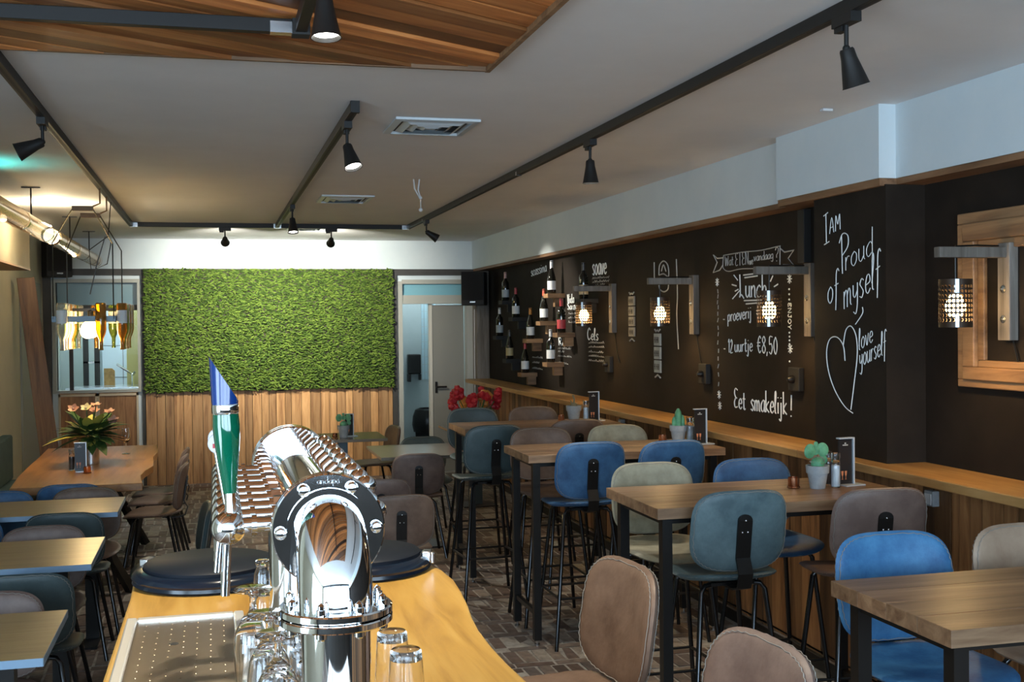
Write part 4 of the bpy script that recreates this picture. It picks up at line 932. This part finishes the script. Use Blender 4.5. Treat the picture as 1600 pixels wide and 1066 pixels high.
# ------------------------------------------------------------------ chalk lettering: a stroke alphabet
GL = {
 'a': (5, '5,5 3,5.3 1,3.5 .8,1.5 2,.1 4,.8 5,3|5,5.2 5,1 5.8,0'), 'b': (5, '1,10 1,0|1,3.5 3,5 5,3.5 4.6,1 2.6,0 1,1'), 'c': (4.5, '4.6,4.4 3,5.2 1,3.6 .8,1.6 2.2,0 4.6,.8'),
 'd': (5.2, '5,3.6 3.4,5.1 1,3.6 .8,1.4 2.2,0 4.4,.9|5,10 5,1 5.8,0'), 'e': (4.8, '1,2.6 4.5,3 4,4.8 2.2,5 .9,3 1.2,.9 2.8,0 4.8,1'), 'f': (4.2, '4.5,9 3.4,10 2.2,8.4 2,2 1.6,-3|.6,5 3.8,5.2'),
 'g': (5, '5,5 3,5.2 1,3.6 1,1.6 2.4,.4 4.6,1.6|5,5.2 5,-1.6 3.6,-3.2 1.4,-2.4'), 'h': (5, '1,10 1,0|1,3 2.8,5 4.6,4 4.6,0'), 'i': (2.2, '1.2,5 1.2,0|1.2,7 1.2,7.4'),
 'j': (2.8, '1.8,5 1.8,-2 .8,-3.2 -.4,-2.4|1.8,7 1.8,7.4'), 'k': (5, '1,10 1,0|4.4,5 1.2,2.3 4.8,0'), 'l': (2.6, '.6,2 2.2,8 1.6,10 1,8 1,1 2,0'), 'm': (7.5, '.8,5 .9,0|.9,3.4 2.4,5 3.6,4 3.7,0|3.7,3.4 5.2,5 6.4,4 6.6,.6 7.4,0'),
 'n': (5, '.8,5 .9,0|.9,3.2 2.8,5 4.3,4 4.4,.6 5.2,0'), 'o': (5, '3,5.2 1,3.8 .9,1.4 2.6,0 4.6,1.4 4.7,3.8 3,5.2'), 'p': (5, '1,5 1,-3.4|1,3.6 3,5.2 4.8,3.6 4.4,1.2 2.6,.2 1,1.4'),
 'r': (3.8, '1,5 1,0|1,3 2.4,4.8 3.8,4.6'), 's': (4.2, '4,4.5 2.4,5.2 1,4 2.4,2.7 3.8,1.4 2.6,0 .7,.6'), 't': (3.8, '2,8.4 2,1 3,0 3.9,.6|.5,5.4 3.6,5.4'), 'u': (5, '.8,5 .9,1.2 2.4,0 4.4,1.6|4.5,5 4.5,1 5.2,0'),
 'v': (4.6, '.6,5 2.5,0 4.5,5.2'), 'w': (6.6, '.6,5 1.8,0 3.4,4.4 5,0 6.4,5.2'), 'y': (5, '.8,5 1,2 2.6,1.4 4.4,2.8|4.6,5 4.4,-1 3,-3.4 1,-2.6'), 'z': (4.2, '.8,5 4,5 .8,0 4.2,0'),
 'A': (6, '.6,0 3.2,10 5.6,0|1.6,3.6 4.8,3.8'), 'C': (6, '5.6,8.4 3.6,10 1.2,7 1,3 3,0 5.6,1.6'), 'E': (5.4, '5,9.4 2,10 1,7.6 2.6,5.4 4.2,5.2|2.6,5.4 .8,3 1.8,.3 5,.8'), 'I': (3, '.2,9.4 2.4,10|1.4,9.6 1.6,.4|.4,0 3,.5'), 'J': (4.6, '1.6,10 4.4,10|3.4,10 3.4,1.6 2,0 .6,1.4'),
 'L': (6, '1.2,10 1.6,2 .8,0 2.6,1 5.4,-.6'), 'M': (7, '.8,0 1.4,10 3.6,4 5.8,10 6.4,0'), 'N': (6, '.8,0 .8,10 5.2,0 5.2,10'), 'O': (6, '3.2,10 1,7 1,3 3.2,0 5.4,3 5.4,7 3.2,10'), 'P': (6, '1.8,9.8 2.2,0|.4,8 2.4,10 5.4,9 5.4,6.4 2.2,4.6'), 'R': (6, '1,10 1,0|1,10 4.4,9.4 4.6,6.4 1,5|2.4,5.2 5.4,0'),
 'S': (5.4, '5,8.8 3,10 1,8 3,5.4 4.8,2.6 3,0 .8,1.2'), 'T': (5.4, '.4,10 5.2,10|2.8,10 2.8,0'), 'V': (5.6, '.6,10 2.8,0 5.2,10'), 'W': (8, '.4,10 2,0 4,8 6,0 7.6,10'), 'Y': (5.6, '.6,10 2.8,5 5.2,10|2.8,5 2.6,0'),
 '?': (5, '.8,8 2.4,10 4.6,8.6 4,6 2.4,4.6 2.4,2.6|2.4,.6 2.4,0'), '!': (2.6, '1.4,10 1.2,3|1.1,.7 1.1,0'), '-': (4, '.6,4 3.4,4'), ',': (2.4, '1.4,1 .8,-1.4'), '1': (3.6, '.8,8 2.4,10 2.4,0'), '2': (5, '.8,8 2.6,10 4.4,8 3.6,5 .6,0 4.8,0'),
 '5': (5, '4.6,10 1.4,10 1.1,5.6 3.2,6 4.6,3.4 3,0 .8,1'), '8': (5, '2.8,5.4 1,7.6 2.8,10 4.6,7.8 2.8,5.4 .8,2.6 2.8,0 4.8,2.6 2.8,5.4'), '0': (5, '2.8,10 1,7 1,3 2.8,0 4.6,3 4.6,7 2.8,10'), '€': (5.6, '5.4,8.6 3.8,10 2,7.4 1.8,3 3.6,0 5.4,1.4|.6,6 4.4,6.2|.6,4 4.2,4.2')}
def smooth_line(p, k=5):
    if len(p) < 3: return p
    out = []
    for i in range(len(p)-1):
        a, b_, c, d = p[max(i-1,0)], p[i], p[i+1], p[min(i+2,len(p)-1)]
        for j in range(k):
            t = j/k
            out.append(tuple(.5*((2*b_[q]) + (-a[q]+c[q])*t + (2*a[q]-5*b_[q]+4*c[q]-d[q])*t*t + (-a[q]+3*b_[q]-3*c[q]+d[q])*t**3) for q in (0,1)))
    out.append(p[-1]); return out
def glyph_lines(text):
    x = 0; res = []
    for ch in text:
        wdt, st = GL[ch]
        for s in st.split('|'):
            pts = [tuple(float(v) for v in q.split(',')) for q in s.split()]
            res.append([(x+a, b_) for a, b_ in smooth_line(pts)])
        x += wdt + .8
    return res, x - .8
def chalk_text(text, X, Y0, Z0, Y1, Z1, h, r, parent, mat, name='chalk_lettering'):
    """written on a wall facing -X; reading direction runs towards -Y"""
    ln, wd = glyph_lines(text); mb = MB()
    for l in ln:
        pts = []
        for gx, gy in l:
            f = gx/wd; pts.append((X - .0012, Y0 + (Y1-Y0)*f, Z0 + (Z1-Z0)*f + gy/10*h))
        mb.tube(pts, r, 4)
    return obj(name, mb, mat, parent)
def chalk_line(pts, X, r, parent, mat, sm=True, name='chalk_drawing'):
    p = smooth_line(pts) if sm else pts
    return obj(name, MB().tube([(X-.0012, a, b_) for a, b_ in p], r, 4), mat, parent)
for (s, y0, z0, y1, z1, h) in (('I', 5.078, 2.110, 5.023, 2.116, .150), ('AM', 5.023, 2.159, 4.917, 2.175, .074), ('P', 4.937, 1.957, 4.845, 1.971, .189), ('roud', 4.885, 1.973, 4.644, 2.040, .125), ('of', 5.045, 1.818, 4.938, 1.841, .150),
    ('myself', 4.898, 1.791, 4.583, 1.899, .165), ('love', 4.766, 1.600, 4.648, 1.643, .10), ('yourself', 4.761, 1.523, 4.540, 1.593, .108)):
    chalk_text(s, 2.90, y0, z0, y1, z1, h, (.0028 if h > .13 else .0022), column, M['chalk'])
for l in ([(4.884,1.549),(4.9,1.621),(4.957,1.66),(5.023,1.65),(5.053,1.587),(5.036,1.494),(4.978,1.404),(4.892,1.333),(4.818,1.305)], [(4.9,1.621),(4.876,1.694),(4.831,1.713),(4.787,1.668),(4.777,1.579),(4.806,1.443),(4.835,1.321)], [(4.731,1.801),(4.731,1.772),(4.792,1.722)]):
    chalk_line(l, 2.90, .003, column, M['chalk'])
for (s, y0, z0, y1, z1, h) in (('Wat', 6.626, 2.084, 6.507, 2.086, .060), ('ETEN', 6.481, 2.076, 6.298, 2.079, .078), ('we', 6.290, 2.075, 6.239, 2.076, .05), ('vandaag', 6.231, 2.094, 5.990, 2.096, .05), ('?', 5.967, 2.077, 5.921, 2.078, .080), ('scassina', 11.139, 2.204, 10.590, 2.231, .10), ('Cels', 9.365, 1.591, 9.078, 1.589, .10)):
    chalk_text(s, XR, y0, z0, y1, z1, h, .0026 if y0 < 8 else .005, wall_r, M['chalk_dim'] if y0 < 8 else M['chalk'])
for (s, y0, z0, y1, z1, h) in (('Lunch', 6.431, 1.887, 6.072, 1.875, .136), ('-', 6.660, 1.732, 6.632, 1.732, .048), ('proeverij', 6.595, 1.736, 6.269, 1.758, .085), ('€1', 6.203, 1.747, 6.114, 1.746, .09), ('-', 6.654, 1.548, 6.626, 1.548, .048), ('12', 6.589, 1.545, 6.525, 1.547, .08),
    ('uurtje', 6.498, 1.551, 6.256, 1.561, .09), ('€8,50', 6.198, 1.554, 5.944, 1.549, .098), ('Eet', 6.510, 1.209, 6.355, 1.206, .118), ('smakelijk', 6.285, 1.207, 5.836, 1.216, .125), ('!', 5.806, 1.207, 5.762, 1.207, .121),
    ('soave', 9.212, 2.136, 8.855, 2.132, .17), ('Vida', 9.923, 1.912, 9.733, 1.915, .08), ('Sanzo', 9.925, 1.855, 9.642, 1.857, .06), ('Rona', 10.213, 1.527, 9.820, 1.528, .071)):
    chalk_text(s, XR, y0, z0, y1, z1, h, .0055 if y0 > 8 else (.0048 if s in ('Lunch', 'Eet', 'smakelijk', '!') else .0034), wall_r, M['chalk'])
for l in ([(6.643,2.152),(6.383,2.156),(6.132,2.152),(5.92,2.161),(5.905,2.149),(5.906,2.055)], [(6.643,2.152),(6.654,2.101),(6.645,2.069),(6.571,2.049),(6.384,2.056),(6.085,2.042)]): chalk_line(l, XR, .0032, wall_r, M['chalk_dim'])
for l in ([(6.653,2.137),(6.738,2.138),(6.795,2.165),(6.738,2.113),(6.797,2.051),(6.701,2.063),(6.654,2.093)], [(5.905,2.149),(5.853,2.124),(5.743,2.128),(5.809,2.086),(5.744,2.044),(5.869,2.053)]): chalk_line(l, XR, .0045, wall_r, M['chalk_dim'], False)
for l in ([(6.499,2.022),(6.447,1.989)], [(6.527,1.965),(6.465,1.955)], [(6.483,1.924),(6.439,1.934)], [(6.52,1.878),(6.421,1.926)], [(6.368,2.017),(6.174,2.02)], [(6.351,2.001),(6.183,2.005)], [(6.361,1.863),(6.136,1.862)], [(6.336,1.843),(6.136,1.847)], [(6.023,1.966),(5.991,1.998)], [(5.977,1.935),(5.931,1.948)]): chalk_line(l, XR, .0045, wall_r, M['chalk'])
def scribble(y0, z0, y1, z1, amp=.012):
    n = max(6, int(abs(y0-y1)/.022)); pts = []
    for k in range(n+1):
        f = k/n; pts.append((y0+(y1-y0)*f, z0+(z1-z0)*f + (amp*random.uniform(.3,1) if k % 2 else 0)))
    chalk_line(pts, XR, .003, wall_r, M['chalk_dim'], False, 'chalk_small_print')
for (y0,z0,y1,z1) in ((9.213,2.104,8.793,2.098), (9.214,2.072,8.794,2.068), (9.148,2.04,8.904,2.04), (9.906,1.812,9.589,1.812), (9.908,1.775,9.59,1.775), (9.909,1.735,9.466,1.735), (9.331,1.56,8.933,1.565), (9.332,1.525,8.934,1.53), (9.333,1.485,8.951,1.485), (9.335,1.45,8.937,1.45), (9.336,1.411,8.938,1.411), (10.235,1.495,9.84,1.495), (10.236,1.465,10.035,1.465), (10.237,1.425,9.824,1.425), (10.24,1.36,9.922,1.359), (11.122,1.39,10.752,1.39), (11.125,1.338,10.867,1.338), (11.127,1.28,10.756,1.28)):
    scribble(y0, z0, y1, z1, .02)
for l in ([(7.722,2.074),(7.708,2.142),(7.635,2.17),(7.553,2.134),(7.543,2.057),(7.637,2.079),(7.722,2.074)], [(7.724,2.001),(7.7,1.968),(7.628,1.952),(7.557,1.968),(7.544,1.999)], [(7.673,2.099),(7.636,2.143),(7.589,2.095)], [(7.81,2.17),(7.81,2.03)], [(7.40,2.17),(7.385,1.93),(7.40,1.78),(7.375,1.55)]): chalk_line(l, XR, .005, wall_r, M['chalk_dim'])
for (y, z) in ((6.741,1.988), (6.725,1.275), (6.716,1.206), (5.796,1.972), (5.794,1.585)):
    mb = MB()
    for q in range(4):
        a = q*math.pi/4; mb.tube([(XR-.0012, y-.026*math.cos(a), z-.026*math.sin(a)), (XR-.0012, y+.026*math.cos(a), z+.026*math.sin(a))], .003, 4)
    obj('chalk_star', mb, M['chalk'], wall_r)
mb = MB()
for k, z in enumerate((1.931,1.899,1.862,1.83,1.789,1.749,1.70,1.66,1.607,1.554,1.505,1.457,1.404,1.343)): mb.tube([(XR-.0012, 6.735+(k%3-1)*.006, z-.014), (XR-.0012, 6.735-(k%2)*.008, z+.012)], .0035, 4)
obj('chalk_border', mb, M['chalk_dim'], wall_r)
mb = MB()
for z in (1.915,1.887,1.858,1.674,1.652,1.631,1.61,1.514,1.46): mb.sphere((XR-.001, 5.80, z), .006, 8, 6)
obj('chalk_border', mb, M['chalk'], wall_r)
ln, wd = glyph_lines('ENJOY'); mb = MB()                 # runs down the wall, letters lying on their side
for l in ln: mb.tube([(XR-.0012, 5.815 - gy/10*.036, 1.842 - gx/wd*.15) for gx, gy in l], .003, 4)
obj('chalk_lettering', mb, M['chalk'], wall_r)

# ------------------------------------------------------------------ the bar
def bar():
    t = thing('bar_counter', 'oak bar counter with a wavy natural edge in front of the tables', 'bar counter', (0, 0, 0))
    right = [(.55,.9),(.53,1.3),(.545,1.7),(.542,1.995),(.535,2.12),(.533,2.237),(.536,2.36),(.545,2.47),(.562,2.60),(.573,2.712),(.582,2.85),(.575,2.974),(.55,3.09),(.49,3.20),(.40,3.255)]
    left = [(-.05,3.255),(-.15,3.23),(-.205,3.12),(-.20,2.9),(-.205,2.2),(-.205,.9)]
    obj('counter_top', MB().prism(right+left, 1.05, 1.10), M['oak'], t, False, .006)
    obj('body', MB().box(-.17, .45, .95, 3.12, .0, 1.05), M['matte_black'], t, False)
    for k in range(18): obj('front_plank', MB().box(.4505, .47, .96+k*.12, 1.07+k*.12, .02, 1.045), M['plank'], t, False)
bar()
def lid(x, y, r, label, logo):
    t = thing('bar_hatch', label, 'hatch', (x, y, 1.1005), 0)
    obj('ring', MB().lathe([(r,0),(r+.006,.006),(r+.004,.014),(r+.007,.020),(r+.003,.028),(r-.004,.034),(r-.02,.038),(r-.03,.030),(0,.030)], 56), M['navy'], t)
    obj('cover', MB().lathe([(0,.031),(r-.024,.031),(r-.022,.045),(r-.028,.050),(0,.050)], 56), M['lid'], t)
    for a in (150, 20) if not logo else (-15, 160):
        ca, sa = math.cos(math.radians(a)), math.sin(math.radians(a)); m_ = Matrix.Translation((ca*(r-.004), sa*(r-.004), 0)) @ Matrix.Rotation(math.radians(a), 4, 'Z')
        obj('clasp', MB().box(-.012, .012, -.02, .02, .018, .047, m_).lathe([(.008,0),(.008,.03)], 10, m_ @ Matrix.Translation((.014,.0,.012))), M['steel'], t, True, .003)
    if logo:
        mb = MB(); c = (.0, -.045)
        for rr in (.034, .026): mb.tube([(c[0]+rr*math.cos(q*.2618), c[1]+rr*math.sin(q*.2618), .0505) for q in range(24)], .0018, 4, False, True)
        mb.tube([(c[0]-.018, c[1]-.008, .0505), (c[0]-.004, c[1]+.012, .0505), (c[0]+.006, c[1]-.01, .0505), (c[0]+.018, c[1]+.01, .0505)], .0022, 4)
        obj('emblem', mb, M['chalk'], t)
lid(-.015, 3.035, .185, 'round black hatch with a chrome clasp on the bar behind the drip tray', False)
lid(.375, 3.045, .175, 'round black hatch with a white ring emblem on the bar behind the tap column', True)
def drip_tray():
    t = thing('drip_tray', 'rectangular steel drip tray with perforated plate set on the bar', 'drip tray', (0, 0, 1.1005))
    x0, x1, y0, y1 = -.19, .058, 1.15, 2.635; z = .012
    obj('rim', MB().box(x0, x0+.022, y0, y1, 0, z).box(x1-.022, x1, y0, y1, 0, z).box(x0+.022, x1-.022, y1-.026, y1, 0, z).box(x0+.022, x1-.022, y0, y0+.026, 0, z), P('bright_steel', (.92,.92,.90), .38, .85), t, False, .004)
    p = obj('plate', MB().box(x0+.0225, x1-.0225, y0+.0265, y1-.0265, 0, .005), M['tray'], t, False)
    mb = MB(); dk = MB()
    for i in range(7):
        for k in range(26):
            x, y = x0+.043+i*.0268, y1-.055-k*.042+(i % 2)*.02
            if y < y0+.04: continue
            mb.sphere((x, y, .0045), .0028, 8, 5, (1,1,.5))
    o = obj('dimples', mb, M['tray'], p); o['kind'] = 'stuff'
    obj('finger_hole', MB().lathe([(0,.0052),(.010,.0052),(.010,.0056),(0,.0056)], 14, Matrix.Translation((-.085, 2.42, 0))), M['matte_black'], p)
drip_tray()

# ------------------------------------------------------------------ beer tower
def tower():
    X, Z, YV, YD = .157, 1.455, 1.575, 1.665
    t = thing('beer_tower', 'polished chrome beer tower, a thick bolted pipe with a row of taps on the bar', 'beer tap', (X, YV, 1.1005))
    C = M['chrome']
    def at(x, y, z): return Vector((x-X, y-YV, z-1.1005))
    r = .050
    obj('lower_column', MB().tube([at(X,YV,1.1006), at(X,YV,1.345)], r-.003, 40), C, t)
    obj('foot_flange', MB().lathe([(.085,0),(.085,.012),(.052,.014)], 40, None, True, False), C, t)
    obj('elbow', MB().tube([at(X,YV,1.36), at(X,YV,Z-.09)] + [at(X, YV+.09*(1-math.cos(a)), Z-.09+.09*math.sin(a)) for a in [math.pi/2*k/12 for k in range(1,13)]], r+.001, 40), C, t)
    for z in (1.345, 1.3575): obj('flange', MB().lathe([(0,0),(.075,0),(.077,.002),(.077,.009),(.075,.011),(0,.011)], 48, Matrix.Translation(at(X,YV,z))), C, t)
    for k in range(8):
        a = math.radians(22.5+45*k); p = at(X,YV,1.369) + Vector((.065*math.cos(a), .065*math.sin(a), 0))
        obj('bolt', MB().lathe([(0,-.036),(.004,-.034),(.005,-.031),(.0075,-.031),(.0075,-.0245),(.004,-.0245),(.004,0),(.0075,0),(.0075,.007),(.005,.0075),(.005,.012),(.0,.0165)], 10, Matrix.Translation(p)), C, t)
    RY = Matrix.Rotation(-math.pi/2, 4, 'X')     # +Z of a lathe -> +Y
    for k, y in enumerate((YD-.006, YD+.008)):
        f = obj('disc_flange', MB().lathe([(0,0),(.079,0),(.081,.002),(.081,.010),(.079,.012),(0,.012)], 56, Matrix.Translation(at(X,y,Z)) @ RY), C, t)
        if k == 0:
            ln, wd = glyph_lines('andapo'); mb = MB()
            for l in ln: mb.tube([at(X, YD-.0064, Z) + Vector((-.016+gx/wd*.032, 0, .066+gy/10*.010)) for gx, gy in l], .0006, 4)
            obj('engraving', mb, M['steel'], f)
    for k in range(6):
        a = math.radians(60*k+1); p = at(X, YD-.0062, Z) + Vector((.068*math.cos(a), 0, .068*math.sin(a)))
        obj('bolt', MB().lathe([(.009,0),(.009,.005),(.0065,.010),(.0,.012)], 12, Matrix.Translation(p) @ Matrix.Rotation(math.pi/2, 4, 'X')), C, t)
    obj('collar', MB().lathe([(.060,-.004),(.060,.0),(.0505,.0)], 40, Matrix.Translation(at(X,YD-.0065,Z)) @ RY, True, False), C, t)
    obj('main_pipe', MB().tube([at(X,YD+.02,Z), at(X,2.60,Z)], r, 44), C, t)
    for y in (2.44, 2.47): obj('disc_flange', MB().lathe([(0,0),(.079,0),(.082,.003),(.082,.017),(.079,.02),(0,.02)], 48, Matrix.Translation(at(X,y,Z)) @ RY), C, t)
    obj('end_dome', MB().sphere(at(X,2.56,Z), .075, 28, 16, (1,1,1)), C, t)
    obj('rear_column', MB().tube([at(X,2.56,1.1006), at(X,2.56,Z-.06)], r-.004, 36), C, t)
    # dome nuts along the customer side
    for row, (ang, y0) in enumerate(((40, 1.72), (8, 1.74))):
        ca, sa = math.cos(math.radians(ang)), math.sin(math.radians(ang))
        for k in range(9):
            y = y0 + k*.082; p0 = at(X+ca*.048, y, Z+sa*.048); p1 = at(X+ca*.080, y, Z+sa*.080)
            obj('dome_nut', MB().tube([p0, p1], [.011, .011], 12).sphere(p1, .0165, 14, 10), C, t)
    # taps on the bartender's side
    for k in range(9):
        y = 1.755 + k*.082; tx = .0185
        tp = obj('tap', MB().tube([at(X-.046,y,Z-.004), at(.085,y,Z-.004)], .016, 18).tube([at(.092,y,Z-.004), at(.108,y,Z-.004)], .021, 6).tube([at(.085,y,Z-.004), at(tx+.012,y,Z-.004)], .0115, 16).tube([at(.052,y,Z-.004), at(.060,y,Z-.004)], .0155, 16).sphere(at(tx,y,Z-.006), .0255, 22, 16), C, t)
        obj('spout', MB().tube([at(tx-.001,y-.003,Z-.015), at(tx-.006,y-.006,Z-.105)], .0068, 14).tube([at(tx-.012,y+.008,Z-.015), at(tx-.017,y+.006,Z-.072)], .0055, 12), C, tp)
        if k in (0,) or k > 2:
            mid = M['green_glass'] if k == 0 else [M['steel'], M['navy'], M['matte_black']][k % 3]
            hd = Matrix.Translation(at(tx+.004, y, Z+.016)) @ Matrix.Rotation(math.radians(-2.2), 4, 'Y') @ Matrix.Diagonal((1.14, 1.14, 1, 1))
            if k == 0:
                obj('neck', MB().lathe([(.008,0),(.007,.02),(.0065,.032)], 16, hd), C, tp)
                obj('handle', MB().lathe([(.0,.028),(.0085,.030),(.010,.045),(.0135,.075),(.0165,.11),(.0175,.13),(.0165,.1475),(0,.1475)], 24, hd), mid, tp)
                obj('handle_ring', MB().lathe([(.0165,.148),(.0172,.15),(.0172,.160),(.0165,.162)], 24, hd), C, tp)
                n = 20; mb = MB(); R0 = .0168
                A = [mb.bm.verts.new((R0*math.cos(2*math.pi*q/n), R0*math.sin(2*math.pi*q/n), .162)) for q in range(n)]
                B = [mb.bm.verts.new((R0*1.03*math.cos(2*math.pi*q/n), R0*math.sin(2*math.pi*q/n), .200 - .034*math.cos(2*math.pi*q/n))) for q in range(n)]
                for q in range(n): mb.bm.faces.new((A[q], A[(q+1)%n], B[(q+1)%n], B[q]))
                mb.bm.faces.new(A[::-1]); mb.bm.faces.new(B)
                for v in mb.bm.verts: v.co = hd @ v.co
                obj('handle_tip', mb, M['blue_plastic'], tp)
            else:
                obj('handle', MB().lathe([(.006,0),(.006,.02),(.009,.04),(.011,.08),(.009,.105),(0,.108)], 14, hd), mid, tp)
        else:
            obj('neck', MB().tube([at(tx,y,Z+.012), at(tx-.014,y,Z+.098)], .006, 10), C, tp)
            b = obj('badge', MB().lathe([(0,-.005),(.015,-.005),(.0165,-.002),(.0165,.002),(.015,.005),(0,.005)], 24, Matrix.Translation(at(tx-.012,y,Z+.112)) @ Matrix.Rotation(math.pi/2, 4, 'X')), M['cap_w'], tp)
            obj('badge_mark', MB().box(-.009, .004, -.0058, -.0052, -.004, .003, Matrix.Translation(at(tx-.012,y,Z+.109))), M['red_label'], b, False)
tower()
# ------------------------------------------------------------------ glasses on the bar
stemG = MB().lathe([(0,.190),(.030,.190),(.0325,.188),(.0325,.186),(.012,.181),(.0055,.175),(.005,.160),(.008,.150),(.020,.138),(.031,.115),(.034,.085),(.031,.04),(.027,.0),(.0255,.0),(.0295,.04),(.0325,.085),(.0295,.114),(.019,.134),(0,.142)], 28).mesh('bowl', M['clear'])
tumG = MB().lathe([(0,.105),(.0235,.105),(.026,.102),(.0275,.09),(.030,.05),(.033,.0),(.0315,.0),(.0285,.05),(.026,.088),(.0,.089)], 28).mesh('body', M['clear'])
shortG = MB().lathe([(0,.085),(.020,.085),(.023,.083),(.023,.074),(.018,.066),(.026,.045),(.030,.0),(.0285,.0),(.0245,.045),(.0165,.065),(0,.072)], 28).mesh('body', M['clear'])
GG = 'upturned glasses on the bar'
for k, (x, y) in enumerate(((.060, 2.00), (.078, 1.82), (.085, 1.70))):
    t = thing('beer_glass', 'upturned stemmed beer glass ' + ('with its foot over the tray rim, closest to the black hatch', 'in the middle between two others beside the tray', 'next to the lower column of the beer tower')[k], 'glass', (x, y, 1.1125), 0, GG); put('bowl', stemG, t)
for k, (x, y) in enumerate(((.130, 2.20), (.135, 2.06), (.145, 1.97), (.150, 1.87), (.155, 1.79), (.062, 2.09))):
    t = thing('tumbler', 'upturned clear tumbler among the glasses in front of the beer taps', 'glass', (x, y, 1.1006), 0, GG); put('body', tumG, t)
for k, (x, y) in enumerate(((.300, 2.02), (.305, 1.90))):
    t = thing('tumbler', 'upturned tumbler on the open oak side of the beer tower, ' + ('nearer the hatch' if k == 0 else 'farther from the hatch'), 'glass', (x, y, 1.1006), 0, GG); put('body', tumG, t)
for k, (x, y, zz) in enumerate(((.10, 2.60, 0), (.10, 2.60, .0645), (.165, 2.64, 0), (.165, 2.64, .0645))):
    t = thing('short_glass', ('lower' if zz == 0 else 'upper') + ' short glass of the stack ' + ('on the drip tray side' if x < .12 else 'on the tower side') + ' before the black hatch', 'glass', (x, y, 1.1006+zz), 0, GG); put('body', shortG, t); t.scale = (.75,)*3
